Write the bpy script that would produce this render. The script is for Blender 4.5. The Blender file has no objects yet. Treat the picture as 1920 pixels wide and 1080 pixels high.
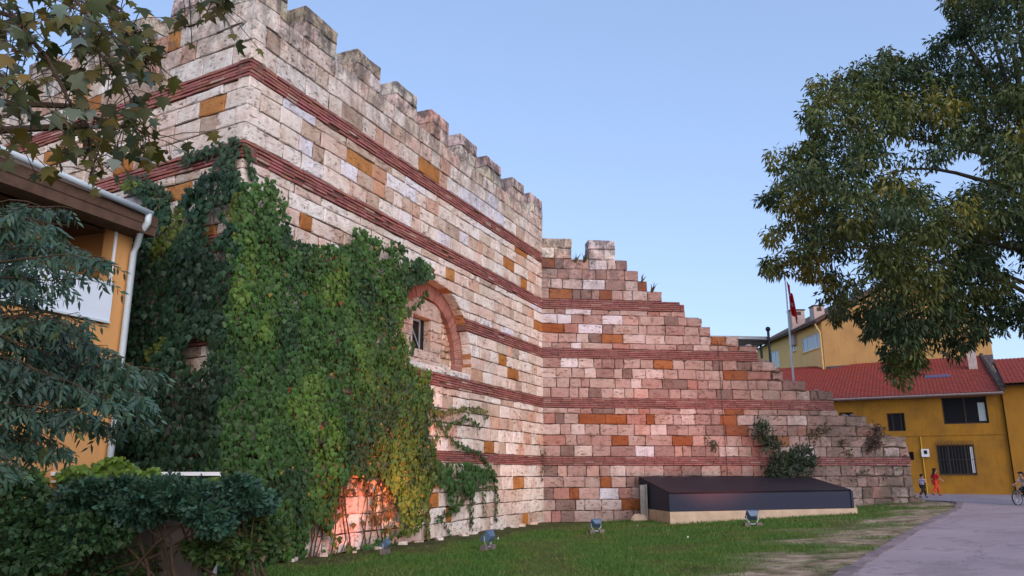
import bpy, bmesh, math, random
import numpy as np
from mathutils import Vector, Matrix, noise as mnoise
R = math.radians
rng = random.Random(11)
nr = np.random.default_rng(5)
SC = bpy.context.scene

# ------------------------------------------------------------------ camera, sky, sun, exposure
FPX, HZ, EYE = 1450.0, 888.0, 1.55          # focal length in photo pixels, horizon row, eye height
PITCH = math.atan((HZ - 540) / FPX)
cam_d = bpy.data.cameras.new('camera')
cam_d.sensor_width = 36.0
cam_d.lens = 36.0 * FPX / 1920.0
cam_d.clip_end = 3000
cam = bpy.data.objects.new('camera', cam_d)
SC.collection.objects.link(cam)
cam.location = (0, 0, EYE)
cam.rotation_euler = (math.pi / 2 + PITCH, 0, 0)
SC.camera = cam

SUN_AZ, SUN_EL = 156.0, 30.0                 # compass from +Y, clockwise
W = bpy.data.worlds.new('World')
SC.world = W
W.use_nodes = True
wn, wl = W.node_tree.nodes, W.node_tree.links
wn.clear()
sky = wn.new('ShaderNodeTexSky')
sky.sky_type = 'NISHITA'
sky.sun_disc = False
sky.sun_elevation = R(SUN_EL)
sky.sun_rotation = R(SUN_AZ)
sky.air_density = 1.0
sky.dust_density = 1.2
sky.ozone_density = 2.0
bg = wn.new('ShaderNodeBackground')
bg.inputs['Strength'].default_value = 0.15
wo = wn.new('ShaderNodeOutputWorld')
gm_ = wn.new('ShaderNodeGamma')               # dusk haze: a flatter, paler gradient than the clear-air model
gm_.inputs[1].default_value = 0.50
mx_ = wn.new('ShaderNodeMix'); mx_.data_type = 'RGBA'; mx_.blend_type = 'MULTIPLY'
mx_.inputs[0].default_value = 1.0
mx_.inputs[7].default_value = (1.36, 1.56, 1.98, 1)
wl.new(sky.outputs[0], gm_.inputs[0])
wl.new(gm_.outputs[0], mx_.inputs[6])
wl.new(mx_.outputs[2], bg.inputs[0])
wl.new(bg.outputs[0], wo.inputs[0])
sun_d = bpy.data.lights.new('sun', 'SUN')
sun_d.energy = 2.0
sun_d.angle = R(75)
sun_d.color = (1.0, 0.82, 0.70)
sun = bpy.data.objects.new('sun', sun_d)
SC.collection.objects.link(sun)
sdir = Vector((math.sin(R(SUN_AZ)) * math.cos(R(SUN_EL)), math.cos(R(SUN_AZ)) * math.cos(R(SUN_EL)), math.sin(R(SUN_EL))))
sun.rotation_euler = sdir.to_track_quat('Z', 'Y').to_euler()
SC.view_settings.view_transform = 'Standard'
SC.view_settings.look = 'None'
SC.view_settings.gamma = 1.0
SC.view_settings.exposure = 0.8
try:
    SC.cycles.max_bounces = 6
    SC.cycles.transparent_max_bounces = 6
except Exception:
    pass

# ------------------------------------------------------------------ measuring helpers
cp, sp = math.cos(PITCH), math.sin(PITCH)

def ray(x, y):
    a, b = (x - 960) / FPX, (540 - y) / FPX
    return np.array([a, cp - b * sp, sp + b * cp])

def at(x, y, Y):
    r = ray(x, y)
    t = Y / r[1]
    return np.array([r[0] * t, Y, EYE + r[2] * t])

def sstep(a, b, x):
    t = min(1.0, max(0.0, (x - a) / (b - a)))
    return t * t * (3 - 2 * t)

def ground_z(x, y):
    h = 0.0535 * max(0.0, x - 2.6)
    h = min(h, 0.34 + 0.9 * max(0.0, h - 0.34))
    h = min(h, 0.60)
    h = h + (0.35 - h) * sstep(14.4, 17.5, x)
    k = sstep(30.0, 38.0, y)
    return h * (1 - k) + 0.35 * k

def gnd(x, y):
    z = 0.0
    for _ in range(30):
        r = ray(x, y)
        t = (z - EYE) / r[2]
        p = np.array([0, 0, EYE]) + t * r
        z = 0.5 * z + 0.5 * ground_z(p[0], p[1])
    return np.array([p[0], p[1], ground_z(p[0], p[1])])

class Frame:
    """upright wall frame: s along the wall, z up, o outward towards the viewer"""
    def __init__(self, o, az, flip=False):
        self.o = np.array([o[0], o[1], 0.0])
        a = R(az)
        self.d = np.array([math.sin(a), math.cos(a), 0.0])
        n = np.array([self.d[1], -self.d[0], 0.0])
        self.n = -n if flip else n
    def pt(self, s, z, o=0.0):
        return tuple(self.o + self.d * s + self.n * o + np.array([0, 0, z]))
    def px(self, x, y, o=0.0):
        r = ray(x, y)
        P = self.o + self.n * o
        t = (P[:2] @ self.n[:2]) / (r[:2] @ self.n[:2])
        q = r * t
        return float((q[:2] - P[:2]) @ self.d[:2]), float(q[2] + EYE)

# ------------------------------------------------------------------ object helpers
class MB:
    def __init__(self):
        self.v, self.f, self.c = [], [], []
    def add(self, vs, fs, col=None):
        b = len(self.v)
        self.v.extend([tuple(p) for p in vs])
        for f in fs:
            self.f.append(tuple(b + i for i in f))
            self.c.append(col)
        return self
    def quad(self, a, b, c, d, col=None):
        return self.add([a, b, c, d], [(0, 1, 2, 3)], col)
    def hexa(self, p, col=None):
        # p: 8 points, bottom ring then top ring, both counter-clockwise seen from above
        return self.add(p, [(0, 3, 2, 1), (4, 5, 6, 7), (0, 1, 5, 4), (1, 2, 6, 5), (2, 3, 7, 6), (3, 0, 4, 7)], col)
    def box(self, c, size, rz=0.0, col=None, rx=0.0):
        m = Matrix.Translation(Vector(c)) @ Matrix.Rotation(rz, 4, 'Z') @ Matrix.Rotation(rx, 4, 'X')
        x, y, z = size[0] / 2, size[1] / 2, size[2] / 2
        P = [(-x, -y, -z), (x, -y, -z), (x, y, -z), (-x, y, -z), (-x, -y, z), (x, -y, z), (x, y, z), (-x, y, z)]
        return self.hexa([tuple(m @ Vector(q)) for q in P], col)
    def fbox(self, F, s0, s1, z0, z1, o0, o1, col=None):
        return self.hexa([F.pt(s0, z0, o1), F.pt(s1, z0, o1), F.pt(s1, z0, o0), F.pt(s0, z0, o0),
                          F.pt(s0, z1, o1), F.pt(s1, z1, o1), F.pt(s1, z1, o0), F.pt(s0, z1, o0)], col)
    def tube(self, pts, radii, n=6, col=None, cap=True):
        pts = [Vector(p) for p in pts]
        if not hasattr(radii, '__len__'):
            radii = [radii] * len(pts)
        rings = []
        up = Vector((0.13, 0.21, 0.97))
        for i, p in enumerate(pts):
            t = (pts[min(i + 1, len(pts) - 1)] - pts[max(i - 1, 0)])
            if t.length < 1e-9:
                t = Vector((0, 0, 1))
            t.normalize()
            a = t.cross(up)
            if a.length < 0.05:
                a = t.cross(Vector((1, 0, 0)))
            a.normalize()
            b = t.cross(a)
            rings.append([p + radii[i] * (math.cos(k * 2 * math.pi / n) * a + math.sin(k * 2 * math.pi / n) * b) for k in range(n)])
        vs = [q for r in rings for q in r]
        fs = []
        for i in range(len(pts) - 1):
            for k in range(n):
                k2 = (k + 1) % n
                fs.append((i * n + k, i * n + k2, (i + 1) * n + k2, (i + 1) * n + k))
        if cap:
            fs.append(tuple(range(n - 1, -1, -1)))
            fs.append(tuple((len(pts) - 1) * n + k for k in range(n)))
        return self.add(vs, fs, col)
    def ball(self, c, r, seg=10, rings=7, col=None, jit=0.0):
        if not hasattr(r, '__len__'):
            r = (r, r, r)
        vs, fs = [], []
        for i in range(rings + 1):
            th = math.pi * i / rings
            for k in range(seg):
                ph = 2 * math.pi * k / seg
                q = 1 + (rng.uniform(-jit, jit) if jit else 0)
                vs.append((c[0] + r[0] * q * math.sin(th) * math.cos(ph), c[1] + r[1] * q * math.sin(th) * math.sin(ph), c[2] + r[2] * q * math.cos(th)))
        for i in range(rings):
            for k in range(seg):
                k2 = (k + 1) % seg
                fs.append((i * seg + k, (i + 1) * seg + k, (i + 1) * seg + k2, i * seg + k2))
        return self.add(vs, fs, col)
    def build(self, name, mat, parent=None, smooth=False):
        me = bpy.data.meshes.new(name)
        me.from_pydata(self.v, [], self.f)
        if any(c is not None for c in self.c):
            at_ = me.attributes.new('Col', 'FLOAT_COLOR', 'FACE')
            arr = np.ones((len(self.f), 4), dtype=np.float32)
            for i, c in enumerate(self.c):
                if c is not None:
                    arr[i, :3] = c[:3]
            at_.data.foreach_set('color', arr.ravel())
        me.materials.append(mat)
        if smooth:
            me.polygons.foreach_set('use_smooth', [True] * len(me.polygons))
        me.update()
        return link(bpy.data.objects.new(name, me), parent)

def link(o, parent=None):
    SC.collection.objects.link(o)
    if parent is not None:
        o.parent = parent
        o.matrix_parent_inverse = Matrix.Translation(-Vector(parent.location)) if parent.type == 'EMPTY' else Matrix.Identity(4)
    return o

def tag(o, label=None, cat=None, group=None, kind=None):
    if label: o['label'] = label
    if cat: o['category'] = cat
    if group: o['group'] = group
    if kind: o['kind'] = kind
    return o

def thing(name, loc, label, cat, group=None):
    o = bpy.data.objects.new(name, None)
    o.empty_display_size = 0.2
    o.location = tuple(float(q) for q in loc)
    SC.collection.objects.link(o)
    return tag(o, label, cat, group)

def copy_tree(o, parent=None):
    c = o.copy()
    SC.collection.objects.link(c)
    if parent is not None:
        c.parent = parent
    for ch in list(o.children):
        copy_tree(ch, c)
    return c

# leaf-bearing meshes: every leaf is a little faceted blade of its own
TPL = {
    'ivy': ([(0, 0, 0), (-.52, .28, -.04), (-.30, .62, -.10), (0, 1.05, -.22), (.30, .62, -.10), (.52, .28, -.04), (0, .42, .06)],
            [(0, 6, 1), (1, 6, 2), (2, 6, 3), (3, 6, 4), (4, 6, 5), (5, 6, 0)]),
    'plane': ([(0, 0, 0), (-.22, -.05, -.02), (-.55, .12, -.08), (-.34, .30, 0), (-.62, .62, -.10), (-.22, .58, 0), (0, 1.08, -.14), (.22, .58, 0), (.62, .62, -.10), (.34, .30, 0), (.55, .12, -.08), (.22, -.05, -.02), (0, .36, .06)],
              [(i, 12, i + 1) for i in range(11)] + [(11, 12, 0)]),
    'blade': ([(0, 0, 0), (-.17, .35, -.03), (-.13, .7, -.09), (0, 1.1, -.22), (.13, .7, -.09), (.17, .35, -.03)],
              [(0, 5, 1), (1, 5, 4, 2), (2, 4, 3)]),
    'sprout': ([(0, 0, 0), (-.34, .20, -.02), (-.46, .62, -.10), (-.12, .55, 0), (0, 1.05, -.16), (.12, .55, 0), (.46, .62, -.10), (.34, .20, -.02)], [(0, 5, 3), (0, 3, 2, 1), (3, 5, 4), (0, 7, 6, 5)]),
    'small': ([(0, 0, 0), (-.36, .45, -.03), (0, 1.0, -.14), (.36, .45, -.03)], [(0, 3, 2, 1)]),
    'sprig': ([(0, 0, 0), (-.30, .32, .05), (-.10, .42, 0), (-.26, .78, .04), (0, 1.05, -.06), (.26, .72, -.04), (.10, .40, 0), (.30, .28, -.05)],
              [(0, 6, 2), (0, 2, 1), (2, 4, 3), (2, 6, 4), (6, 5, 4), (0, 7, 6)]),
    'grass': ([(-.09, 0, 0), (.09, 0, 0), (.03, .6, .12), (0, 1, .32)], [(0, 1, 2), (0, 2, 3)]),
}

def leaf_mesh(name, kind, pos, tip, nrm, size, col, mat, parent=None, extra=None):
    pos, tip, nrm, size, col = (np.asarray(a, dtype=np.float64) for a in (pos, tip, nrm, size, col))
    tip = tip / (np.linalg.norm(tip, axis=1, keepdims=True) + 1e-9)
    side = np.cross(tip, nrm)
    side /= (np.linalg.norm(side, axis=1, keepdims=True) + 1e-9)
    nn = np.cross(side, tip)
    T, Fs = TPL[kind]
    T = np.array(T, dtype=np.float64)
    N, K = len(pos), len(T)
    V = (pos[:, None, :] + size[:, None, None] * (T[None, :, 0:1] * side[:, None, :] + T[None, :, 1:2] * tip[:, None, :] + T[None, :, 2:3] * nn[:, None, :]))
    V = V.reshape(-1, 3)
    lens = [len(f) for f in Fs]
    flat = np.concatenate([np.array(f) for f in Fs])
    loops = (np.arange(N)[:, None] * K + flat[None, :]).ravel()
    tot = np.tile(lens, N)
    start = np.concatenate([[0], np.cumsum(tot)[:-1]])
    cols = np.repeat(col, len(Fs), axis=0)
    if extra is not None:                                     # stems and twigs share the mesh
        ev = np.array(extra.v, dtype=np.float64).reshape(-1, 3)
        b = len(V)
        V = np.concatenate([V, ev])
        el = np.array([len(f) for f in extra.f])
        loops = np.concatenate([loops, np.array([b + i for f in extra.f for i in f], dtype=np.int64)])
        start = np.concatenate([start, (start[-1] + tot[-1] if len(start) else 0) + np.concatenate([[0], np.cumsum(el)[:-1]])])
        tot = np.concatenate([tot, el])
        cols = np.concatenate([cols, np.array([c if c is not None else (.1, .08, .06) for c in extra.c])])
    me = bpy.data.meshes.new(name)
    me.vertices.add(len(V)); me.vertices.foreach_set('co', V.astype(np.float32).ravel())
    me.loops.add(len(loops)); me.loops.foreach_set('vertex_index', loops.astype(np.int32))
    me.polygons.add(len(tot))
    me.polygons.foreach_set('loop_start', start.astype(np.int32))
    me.polygons.foreach_set('loop_total', tot.astype(np.int32))
    me.update(calc_edges=True)
    a = me.attributes.new('Col', 'FLOAT_COLOR', 'FACE')
    arr = np.ones((len(tot), 4), dtype=np.float32); arr[:, :3] = cols
    a.data.foreach_set('color', arr.ravel())
    me.materials.append(mat)
    me.validate()
    return link(bpy.data.objects.new(name, me), parent)

# ------------------------------------------------------------------ materials
class NT:
    def __init__(self, name, rough=0.8, spec=0.3):
        self.m = bpy.data.materials.new(name)
        self.m.use_nodes = True
        self.n, self.l = self.m.node_tree.nodes, self.m.node_tree.links
        self.b = self.n['Principled BSDF']
        self.b.inputs['Roughness'].default_value = rough
        self.b.inputs['Specular IOR Level'].default_value = spec
        self.out = self.n['Material Output']
    def node(self, t, **kw):
        n = self.n.new(t)
        for k, v in kw.items():
            if hasattr(n, k): setattr(n, k, v)
        return n
    def put(self, n, i, v):
        s = n.inputs[i]
        if hasattr(v, 'is_output') or isinstance(v, bpy.types.NodeSocket): self.l.new(v, s)
        else: s.default_value = v
    def geo(self): return self.node('ShaderNodeNewGeometry').outputs['Position']
    def obj(self): return self.node('ShaderNodeTexCoord').outputs['Object']
    def scale(self, vec, s, rot=(0, 0, 0)):
        m = self.node('ShaderNodeMapping'); self.l.new(vec, m.inputs[0]); m.inputs['Scale'].default_value = s; m.inputs['Rotation'].default_value = rot
        return m.outputs[0]
    def noise(self, vec, scale, detail=5, rough=0.6, dist=0.0):
        n = self.node('ShaderNodeTexNoise')
        if vec is not None: self.l.new(vec, n.inputs['Vector'])
        n.inputs['Scale'].default_value = scale; n.inputs['Detail'].default_value = detail; n.inputs['Roughness'].default_value = rough; n.inputs['Distortion'].default_value = dist
        return n.outputs['Fac']
    def voro(self, vec, scale, feature='F1'):
        n = self.node('ShaderNodeTexVoronoi', feature=feature)
        self.l.new(vec, n.inputs['Vector']); n.inputs['Scale'].default_value = scale
        return n.outputs['Distance']
    def ramp(self, fac, stops):
        r = self.node('ShaderNodeValToRGB'); self.l.new(fac, r.inputs[0])
        e = r.color_ramp.elements
        while len(e) < len(stops): e.new(0.5)
        for i, (p, c) in enumerate(stops):
            e[i].position = p
            e[i].color = (c, c, c, 1) if not hasattr(c, '__len__') else (*c, 1)
        return r.outputs[0]
    def mix(self, fac, a, b, mode='MIX'):
        n = self.node('ShaderNodeMix', data_type='RGBA', blend_type=mode)
        for i, v in ((0, fac), (6, a), (7, b)):
            if isinstance(v, bpy.types.NodeSocket): self.l.new(v, n.inputs[i])
            else: n.inputs[i].default_value = v if i == 0 else (*v[:3], 1)
        return n.outputs[2]
    def math(self, op, a, b=0.0, clamp=False):
        n = self.node('ShaderNodeMath', operation=op, use_clamp=clamp)
        for i, v in ((0, a), (1, b)):
            if isinstance(v, bpy.types.NodeSocket): self.l.new(v, n.inputs[i])
            else: n.inputs[i].default_value = v
        return n.outputs[0]
    def col(self): return self.node('ShaderNodeAttribute', attribute_name='Col').outputs['Color']
    def zval(self):
        s = self.node('ShaderNodeSeparateXYZ'); self.l.new(self.geo(), s.inputs[0]); return s.outputs[2]
    def xval(self):
        s = self.node('ShaderNodeSeparateXYZ'); self.l.new(self.geo(), s.inputs[0]); return s.outputs[0]
    def maprange(self, v, a, b, c=0.0, d=1.0):
        n = self.node('ShaderNodeMapRange'); self.l.new(v, n.inputs[0])
        for i, q in enumerate((a, b, c, d)): n.inputs[i + 1].default_value = q
        return n.outputs[0]
    def base(self, c):
        if isinstance(c, bpy.types.NodeSocket): self.l.new(c, self.b.inputs['Base Color'])
        else: self.b.inputs['Base Color'].default_value = (*c, 1)
        return self
    def bump(self, h, strength=0.3, dist=0.02):
        n = self.node('ShaderNodeBump'); self.l.new(h, n.inputs['Height']); n.inputs['Strength'].default_value = strength; n.inputs['Distance'].default_value = dist
        self.l.new(n.outputs[0], self.b.inputs['Normal'])
        return self

def simple(name, c, rough=0.6, spec=0.3, var=0.12, scale=6.0, bump=0.15, metal=0.0):
    t = NT(name, rough, spec)
    n = t.noise(t.geo(), scale, 6)
    t.base(t.mix(t.ramp(n, [(0.3, 0.0), (0.7, 1.0)]), tuple(q * (1 - var) for q in c), tuple(min(1, q * (1 + var)) for q in c)))
    t.b.inputs['Metallic'].default_value = metal
    if bump: t.bump(t.noise(t.geo(), scale * 8, 5), bump, 0.01)
    return t.m

def stone_mat(name, weather_lo, weather_hi, grime=0.0):
    t = NT(name, 0.92, 0.15)
    g = t.geo()
    c = t.col()
    c = t.mix(t.math('MULTIPLY', t.ramp(t.noise(g, 2.6, 6, 0.65), [(0.45, 0.0), (0.68, 1.0)]), 0.55), c, t.mix(1.0, c, (0.72, 0.52, 0.42), 'MULTIPLY'))
    c = t.mix(t.math('MULTIPLY', t.ramp(t.noise(g, 7.0, 6, 0.7), [(0.48, 0.0), (0.66, 1.0)]), 0.8), c, t.mix(1.0, c, (1.16, 1.18, 1.2), 'MULTIPLY'))
    # travertine: brown seams along the bedding, open pits, knocked-off patches
    bed = t.scale(g, (6, 6, 15))
    pit = t.ramp(t.noise(bed, 1.0, 7, 0.72), [(0.565, 0.0), (0.625, 1.0)])
    zone = t.ramp(t.noise(g, 1.3, 3), [(0.36, 0.15), (0.60, 1.0)])
    pit = t.math('MULTIPLY', pit, zone)
    c = t.mix(t.math('MULTIPLY', pit, 0.72), c, (0.15, 0.085, 0.055))
    hole = t.ramp(t.noise(t.scale(g, (11, 11, 20)), 1.0, 4, 0.6), [(0.66, 0.0), (0.70, 1.0)])
    c = t.mix(t.math('MULTIPLY', hole, 0.9), c, (0.05, 0.032, 0.024))
    spots = t.ramp(t.voro(t.scale(g, (1, 1, 1.5)), 13.0), [(0.05, 1.0), (0.16, 0.0)])
    sm = t.math('MULTIPLY', spots, t.ramp(t.noise(g, 3.0, 4), [(0.50, 0.0), (0.60, 0.8)]))
    c = t.mix(sm, c, (0.085, 0.055, 0.042))
    z = t.zval()
    w = t.maprange(z, weather_lo, weather_hi)
    crust = t.ramp(t.noise(t.scale(g, (2.2, 2.2, 1.2)), 1.5, 9, 0.76), [(0.43, 0.0), (0.56, 1.0)])
    c = t.mix(t.math('MULTIPLY', t.math('MULTIPLY', crust, w), 0.86, True), c, (0.075, 0.07, 0.074))
    drip = t.ramp(t.noise(t.scale(g, (6, 6, 1.1)), 1.3, 6, 0.7), [(0.56, 0.0), (0.68, 1.0)])
    c = t.mix(t.math('MULTIPLY', drip, 0.34), c, (0.20, 0.115, 0.085))
    if grime:
        gm = t.maprange(t.xval(), 5.5, 13.0)
        gp = t.ramp(t.noise(g, 1.2, 9, 0.75), [(0.36, 0.0), (0.56, 1.0)])
        c = t.mix(t.math('MULTIPLY', t.math('MULTIPLY', gm, gp), grime, True), c, (0.10, 0.088, 0.075))
    t.base(c)
    h = t.math('SUBTRACT', t.noise(t.scale(g, (1, 1, 2.2)), 12.0, 8, 0.75), t.math('MULTIPLY', pit, 0.6))
    h = t.math('SUBTRACT', h, t.math('MULTIPLY', t.math('MAXIMUM', sm, hole), 0.7))
    t.bump(h, 0.9, 0.04)
    return t.m

def brick_mat(name):
    t = NT(name, 0.9, 0.15)
    g = t.geo()
    c = t.mix(t.math('MULTIPLY', t.ramp(t.noise(g, 7.0, 7, 0.7), [(0.4, 0.0), (0.7, 1.0)]), 0.5), t.col(), (0.32, 0.16, 0.135))
    c = t.mix(t.math('MULTIPLY', t.ramp(t.noise(g, 2.0, 5, 0.7), [(0.5, 0.0), (0.7, 1.0)]), 0.55), c, (0.11, 0.05, 0.042))
    t.base(c); t.bump(t.noise(g, 40, 5, 0.7), 0.6, 0.012)
    return t.m

def leaf_mat(name, transl=0.28, rough=0.55):
    t = NT(name, rough, 0.35)
    c = t.col()
    t.base(c)
    tr = t.node('ShaderNodeBsdfTranslucent')
    t.l.new(t.mix(1.0, c, (1.0, 1.15, 0.5), 'MULTIPLY'), tr.inputs[0])
    ms = t.node('ShaderNodeMixShader'); ms.inputs[0].default_value = transl
    t.l.new(t.b.outputs[0], ms.inputs[1]); t.l.new(tr.outputs[0], ms.inputs[2])
    t.l.new(ms.outputs[0], t.out.inputs['Surface'])
    return t.m

def plaster(name, c, stain=(0.25, 0.16, 0.06), amt=0.35):
    t = NT(name, 0.9, 0.15)
    g = t.geo()
    a = t.mix(t.math('MULTIPLY', t.ramp(t.noise(g, 0.9, 8, 0.65), [(0.42, 0.0), (0.68, 1.0)]), amt), c, stain)
    a = t.mix(t.math('MULTIPLY', t.ramp(t.noise(t.scale(g, (5, 5, .6)), 1.4, 6, 0.7), [(0.52, 0.0), (0.72, 1.0)]), amt * 0.8), a, tuple(q * .55 for q in c))
    t.base(a); t.bump(t.noise(g, 30, 5), 0.25, 0.01)
    return t.m

M = {}
M['stoneA'] = stone_mat('tower_travertine', 8.8, 10.7)
M['stoneB'] = stone_mat('ruin_travertine', 6.5, 9.8, grime=0.85)
M['brick'] = brick_mat('old_brick')
M['mortar'] = simple('dark_joint_mortar', (0.055, 0.038, 0.03), 0.95, 0.1, 0.3, 9, 0.5)
M['pale_mortar'] = simple('pale_arch_mortar', (0.36, 0.26, 0.22), 0.95, 0.1, 0.25, 9, 0.5)
M['leaf'] = leaf_mat('leaf_green')
M['leaf_far'] = leaf_mat('leaf_crown', 0.22, 0.6)
M['bark'] = simple('bark', (0.10, 0.085, 0.07), 0.95, 0.1, 0.35, 5, 0.8)
M['twig'] = simple('twig', (0.07, 0.05, 0.035), 0.9, 0.1, 0.3, 9, 0.4)
M['orange_plaster'] = plaster('orange_plaster', (0.56, 0.295, 0.115), (0.48, 0.24, 0.09), 0.25)
M['yellow_plaster'] = plaster('yellow_plaster', (0.36, 0.175, 0.024), (0.19, 0.10, 0.03), 0.65)
M['lit_ochre_plaster'] = plaster('lit_ochre_plaster', (0.78, 0.47, 0.19), (0.60, 0.38, 0.16), 0.25)  # warm light on the left facade is put into this paler colour
M['white_paint'] = simple('white_paint', (0.72, 0.74, 0.78), 0.5, 0.4, 0.06, 3, 0.05)
M['grey_pvc'] = simple('grey_pvc', (0.46, 0.53, 0.58), 0.45, 0.4, 0.08, 3, 0.03)
M['brown_wood'] = simple('brown_wood', (0.085, 0.05, 0.035), 0.8, 0.2, 0.3, 5, 0.3)
M['dark'] = simple('dark_interior', (0.02, 0.017, 0.016), 0.9, 0.1, 0.2, 2, 0)
M['dark_wood'] = simple('dark_frame', (0.045, 0.03, 0.022), 0.6, 0.3, 0.2, 6, 0.1)
M['iron'] = simple('black_iron', (0.03, 0.03, 0.033), 0.5, 0.4, 0.25, 8, 0.1)
M['steel'] = simple('galvanised_steel', (0.38, 0.42, 0.46), 0.45, 0.5, 0.12, 6, 0.05, 0.5)
M['concrete'] = simple('grey_concrete', (0.15, 0.125, 0.115), 0.95, 0.1, 0.25, 2.5, 0.5)
M['plinth'] = simple('travertine_plinth', (0.44, 0.34, 0.25), 0.9, 0.15, 0.15, 4, 0.4)

def glass(name, c=(0.012, 0.013, 0.016), rough=0.25, spec=.12):
    t = NT(name, rough, spec); t.base(c); return t.m
M['glass'] = glass('window_glass')
M['pale_glass'] = glass('curtained_glass', (0.34, 0.40, 0.42), 0.15, .5)

# ------------------------------------------------------------------ the setting: ground, road
P0 = np.array([1.0396, 26.2085, 0.0])                  # inner corner between tower and ruined wall
FA = Frame(P0, 24.2)                                    # tower flank, runs towards the viewer for s < 0
SCORN = -14.42
PC = np.array(FA.pt(SCORN, 0))
FC = Frame(PC, -61.0, flip=True)                        # tower front, runs off to the left
FB = Frame(P0, 83.0)                                    # ruined wall, runs to the right

EDGE_PX = [(1490, 1140), (1580, 1078), (1640, 1040), (1700, 1003), (1745, 978), (1790, 957), (1806, 946)]
EDGE = [gnd(*p) for p in EDGE_PX]
e0 = EDGE[0] + (EDGE[0] - EDGE[1]) * 3.0
EDGE = [np.array([e0[0], e0[1], 0])] + EDGE
PEN = EDGE[-1]
EDGE += [np.array([PEN[0] + 0.6, PEN[1] + 2.2, 0]), np.array([PEN[0] - 0.2, PEN[1] + 4.2, 0]), np.array([10.0, 31.5, 0]), np.array([-6.0, 33.0, 0])]
EX = np.array([[e[0], e[1]] for e in EDGE])

def edge_dist(x, y):
    """signed distance to the lawn's kerb line, positive on the road"""
    best, sgn = 1e9, 1
    for i in range(len(EX) - 1):
        a, b = EX[i], EX[i + 1]
        ab = b - a
        t = max(0, min(1, ((x - a[0]) * ab[0] + (y - a[1]) * ab[1]) / (ab @ ab)))
        q = a + t * ab
        d = math.hypot(x - q[0], y - q[1])
        if d < best:
            best = d
            sgn = 1 if (ab[0] * (y - a[1]) - ab[1] * (x - a[0])) < 0 else -1
    return best * sgn

def axis(lo, hi, n, near_lo, near_hi, nn):
    a = np.linspace(near_lo, near_hi, nn)
    l = near_lo - np.geomspace(0.6, near_lo - lo, n)[::-1] if near_lo > lo else []
    r = near_hi + np.geomspace(0.6, hi - near_hi, n)
    return np.concatenate([l, a, r])

xs = axis(-600, 600, 14, -14, 20, 190)
ys = axis(-60, 1500, 16, 5, 34, 165)
mb = MB()
gv, gc = [], []
for y in ys:
    for x in xs:
        n1 = mnoise.fractal(Vector((x * .55, y * .55, 3.1)), 1, 2, 5)
        z = ground_z(x, y)
        if 5 < y < 34 and -14 < x < 20: z += 0.025 * mnoise.fractal(Vector((x * .5, y * .5, 7)), 1, 2, 3)
        gv.append((x, y, z))
        d = -edge_dist(x, y) if -14 < x < 22 and y < 36 else 30
        dirt = sstep(2.9, 0.5, d + 1.9 * n1 - 0.3 * math.sin(y * .7)) if d < 6 else 0
        q = np.array([x, y, 0])
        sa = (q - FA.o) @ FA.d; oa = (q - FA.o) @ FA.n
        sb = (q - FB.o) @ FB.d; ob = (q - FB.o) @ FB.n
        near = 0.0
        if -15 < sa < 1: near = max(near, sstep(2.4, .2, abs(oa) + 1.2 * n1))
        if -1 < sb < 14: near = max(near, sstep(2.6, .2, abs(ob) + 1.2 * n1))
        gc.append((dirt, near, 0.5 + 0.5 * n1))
nx, ny = len(xs), len(ys)
gf = [(j * nx + i, j * nx + i + 1, (j + 1) * nx + i + 1, (j + 1) * nx + i) for j in range(ny - 1) for i in range(nx - 1)]
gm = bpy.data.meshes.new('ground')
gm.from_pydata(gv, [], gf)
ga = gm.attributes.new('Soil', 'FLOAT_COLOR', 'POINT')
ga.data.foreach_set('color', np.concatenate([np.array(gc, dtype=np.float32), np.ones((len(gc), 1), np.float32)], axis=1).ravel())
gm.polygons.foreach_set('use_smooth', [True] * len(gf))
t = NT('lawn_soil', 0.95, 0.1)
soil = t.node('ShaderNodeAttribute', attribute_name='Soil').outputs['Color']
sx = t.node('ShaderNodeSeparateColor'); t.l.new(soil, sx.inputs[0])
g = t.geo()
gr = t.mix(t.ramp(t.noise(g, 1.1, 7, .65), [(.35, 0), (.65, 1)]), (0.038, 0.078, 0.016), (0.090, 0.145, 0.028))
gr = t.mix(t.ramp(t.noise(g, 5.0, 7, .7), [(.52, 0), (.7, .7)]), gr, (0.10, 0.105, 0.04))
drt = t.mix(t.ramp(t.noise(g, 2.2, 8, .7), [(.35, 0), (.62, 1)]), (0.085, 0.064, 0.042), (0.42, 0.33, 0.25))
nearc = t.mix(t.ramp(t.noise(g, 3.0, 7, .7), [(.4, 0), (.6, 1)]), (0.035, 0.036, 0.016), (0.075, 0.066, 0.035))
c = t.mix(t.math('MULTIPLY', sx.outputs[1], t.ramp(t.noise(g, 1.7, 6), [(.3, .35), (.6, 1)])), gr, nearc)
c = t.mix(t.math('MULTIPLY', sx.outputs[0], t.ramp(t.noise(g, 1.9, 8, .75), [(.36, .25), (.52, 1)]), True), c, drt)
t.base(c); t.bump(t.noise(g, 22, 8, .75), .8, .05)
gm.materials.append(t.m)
ground = link(bpy.data.objects.new('ground', gm)); tag(ground, kind='structure')

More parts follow.
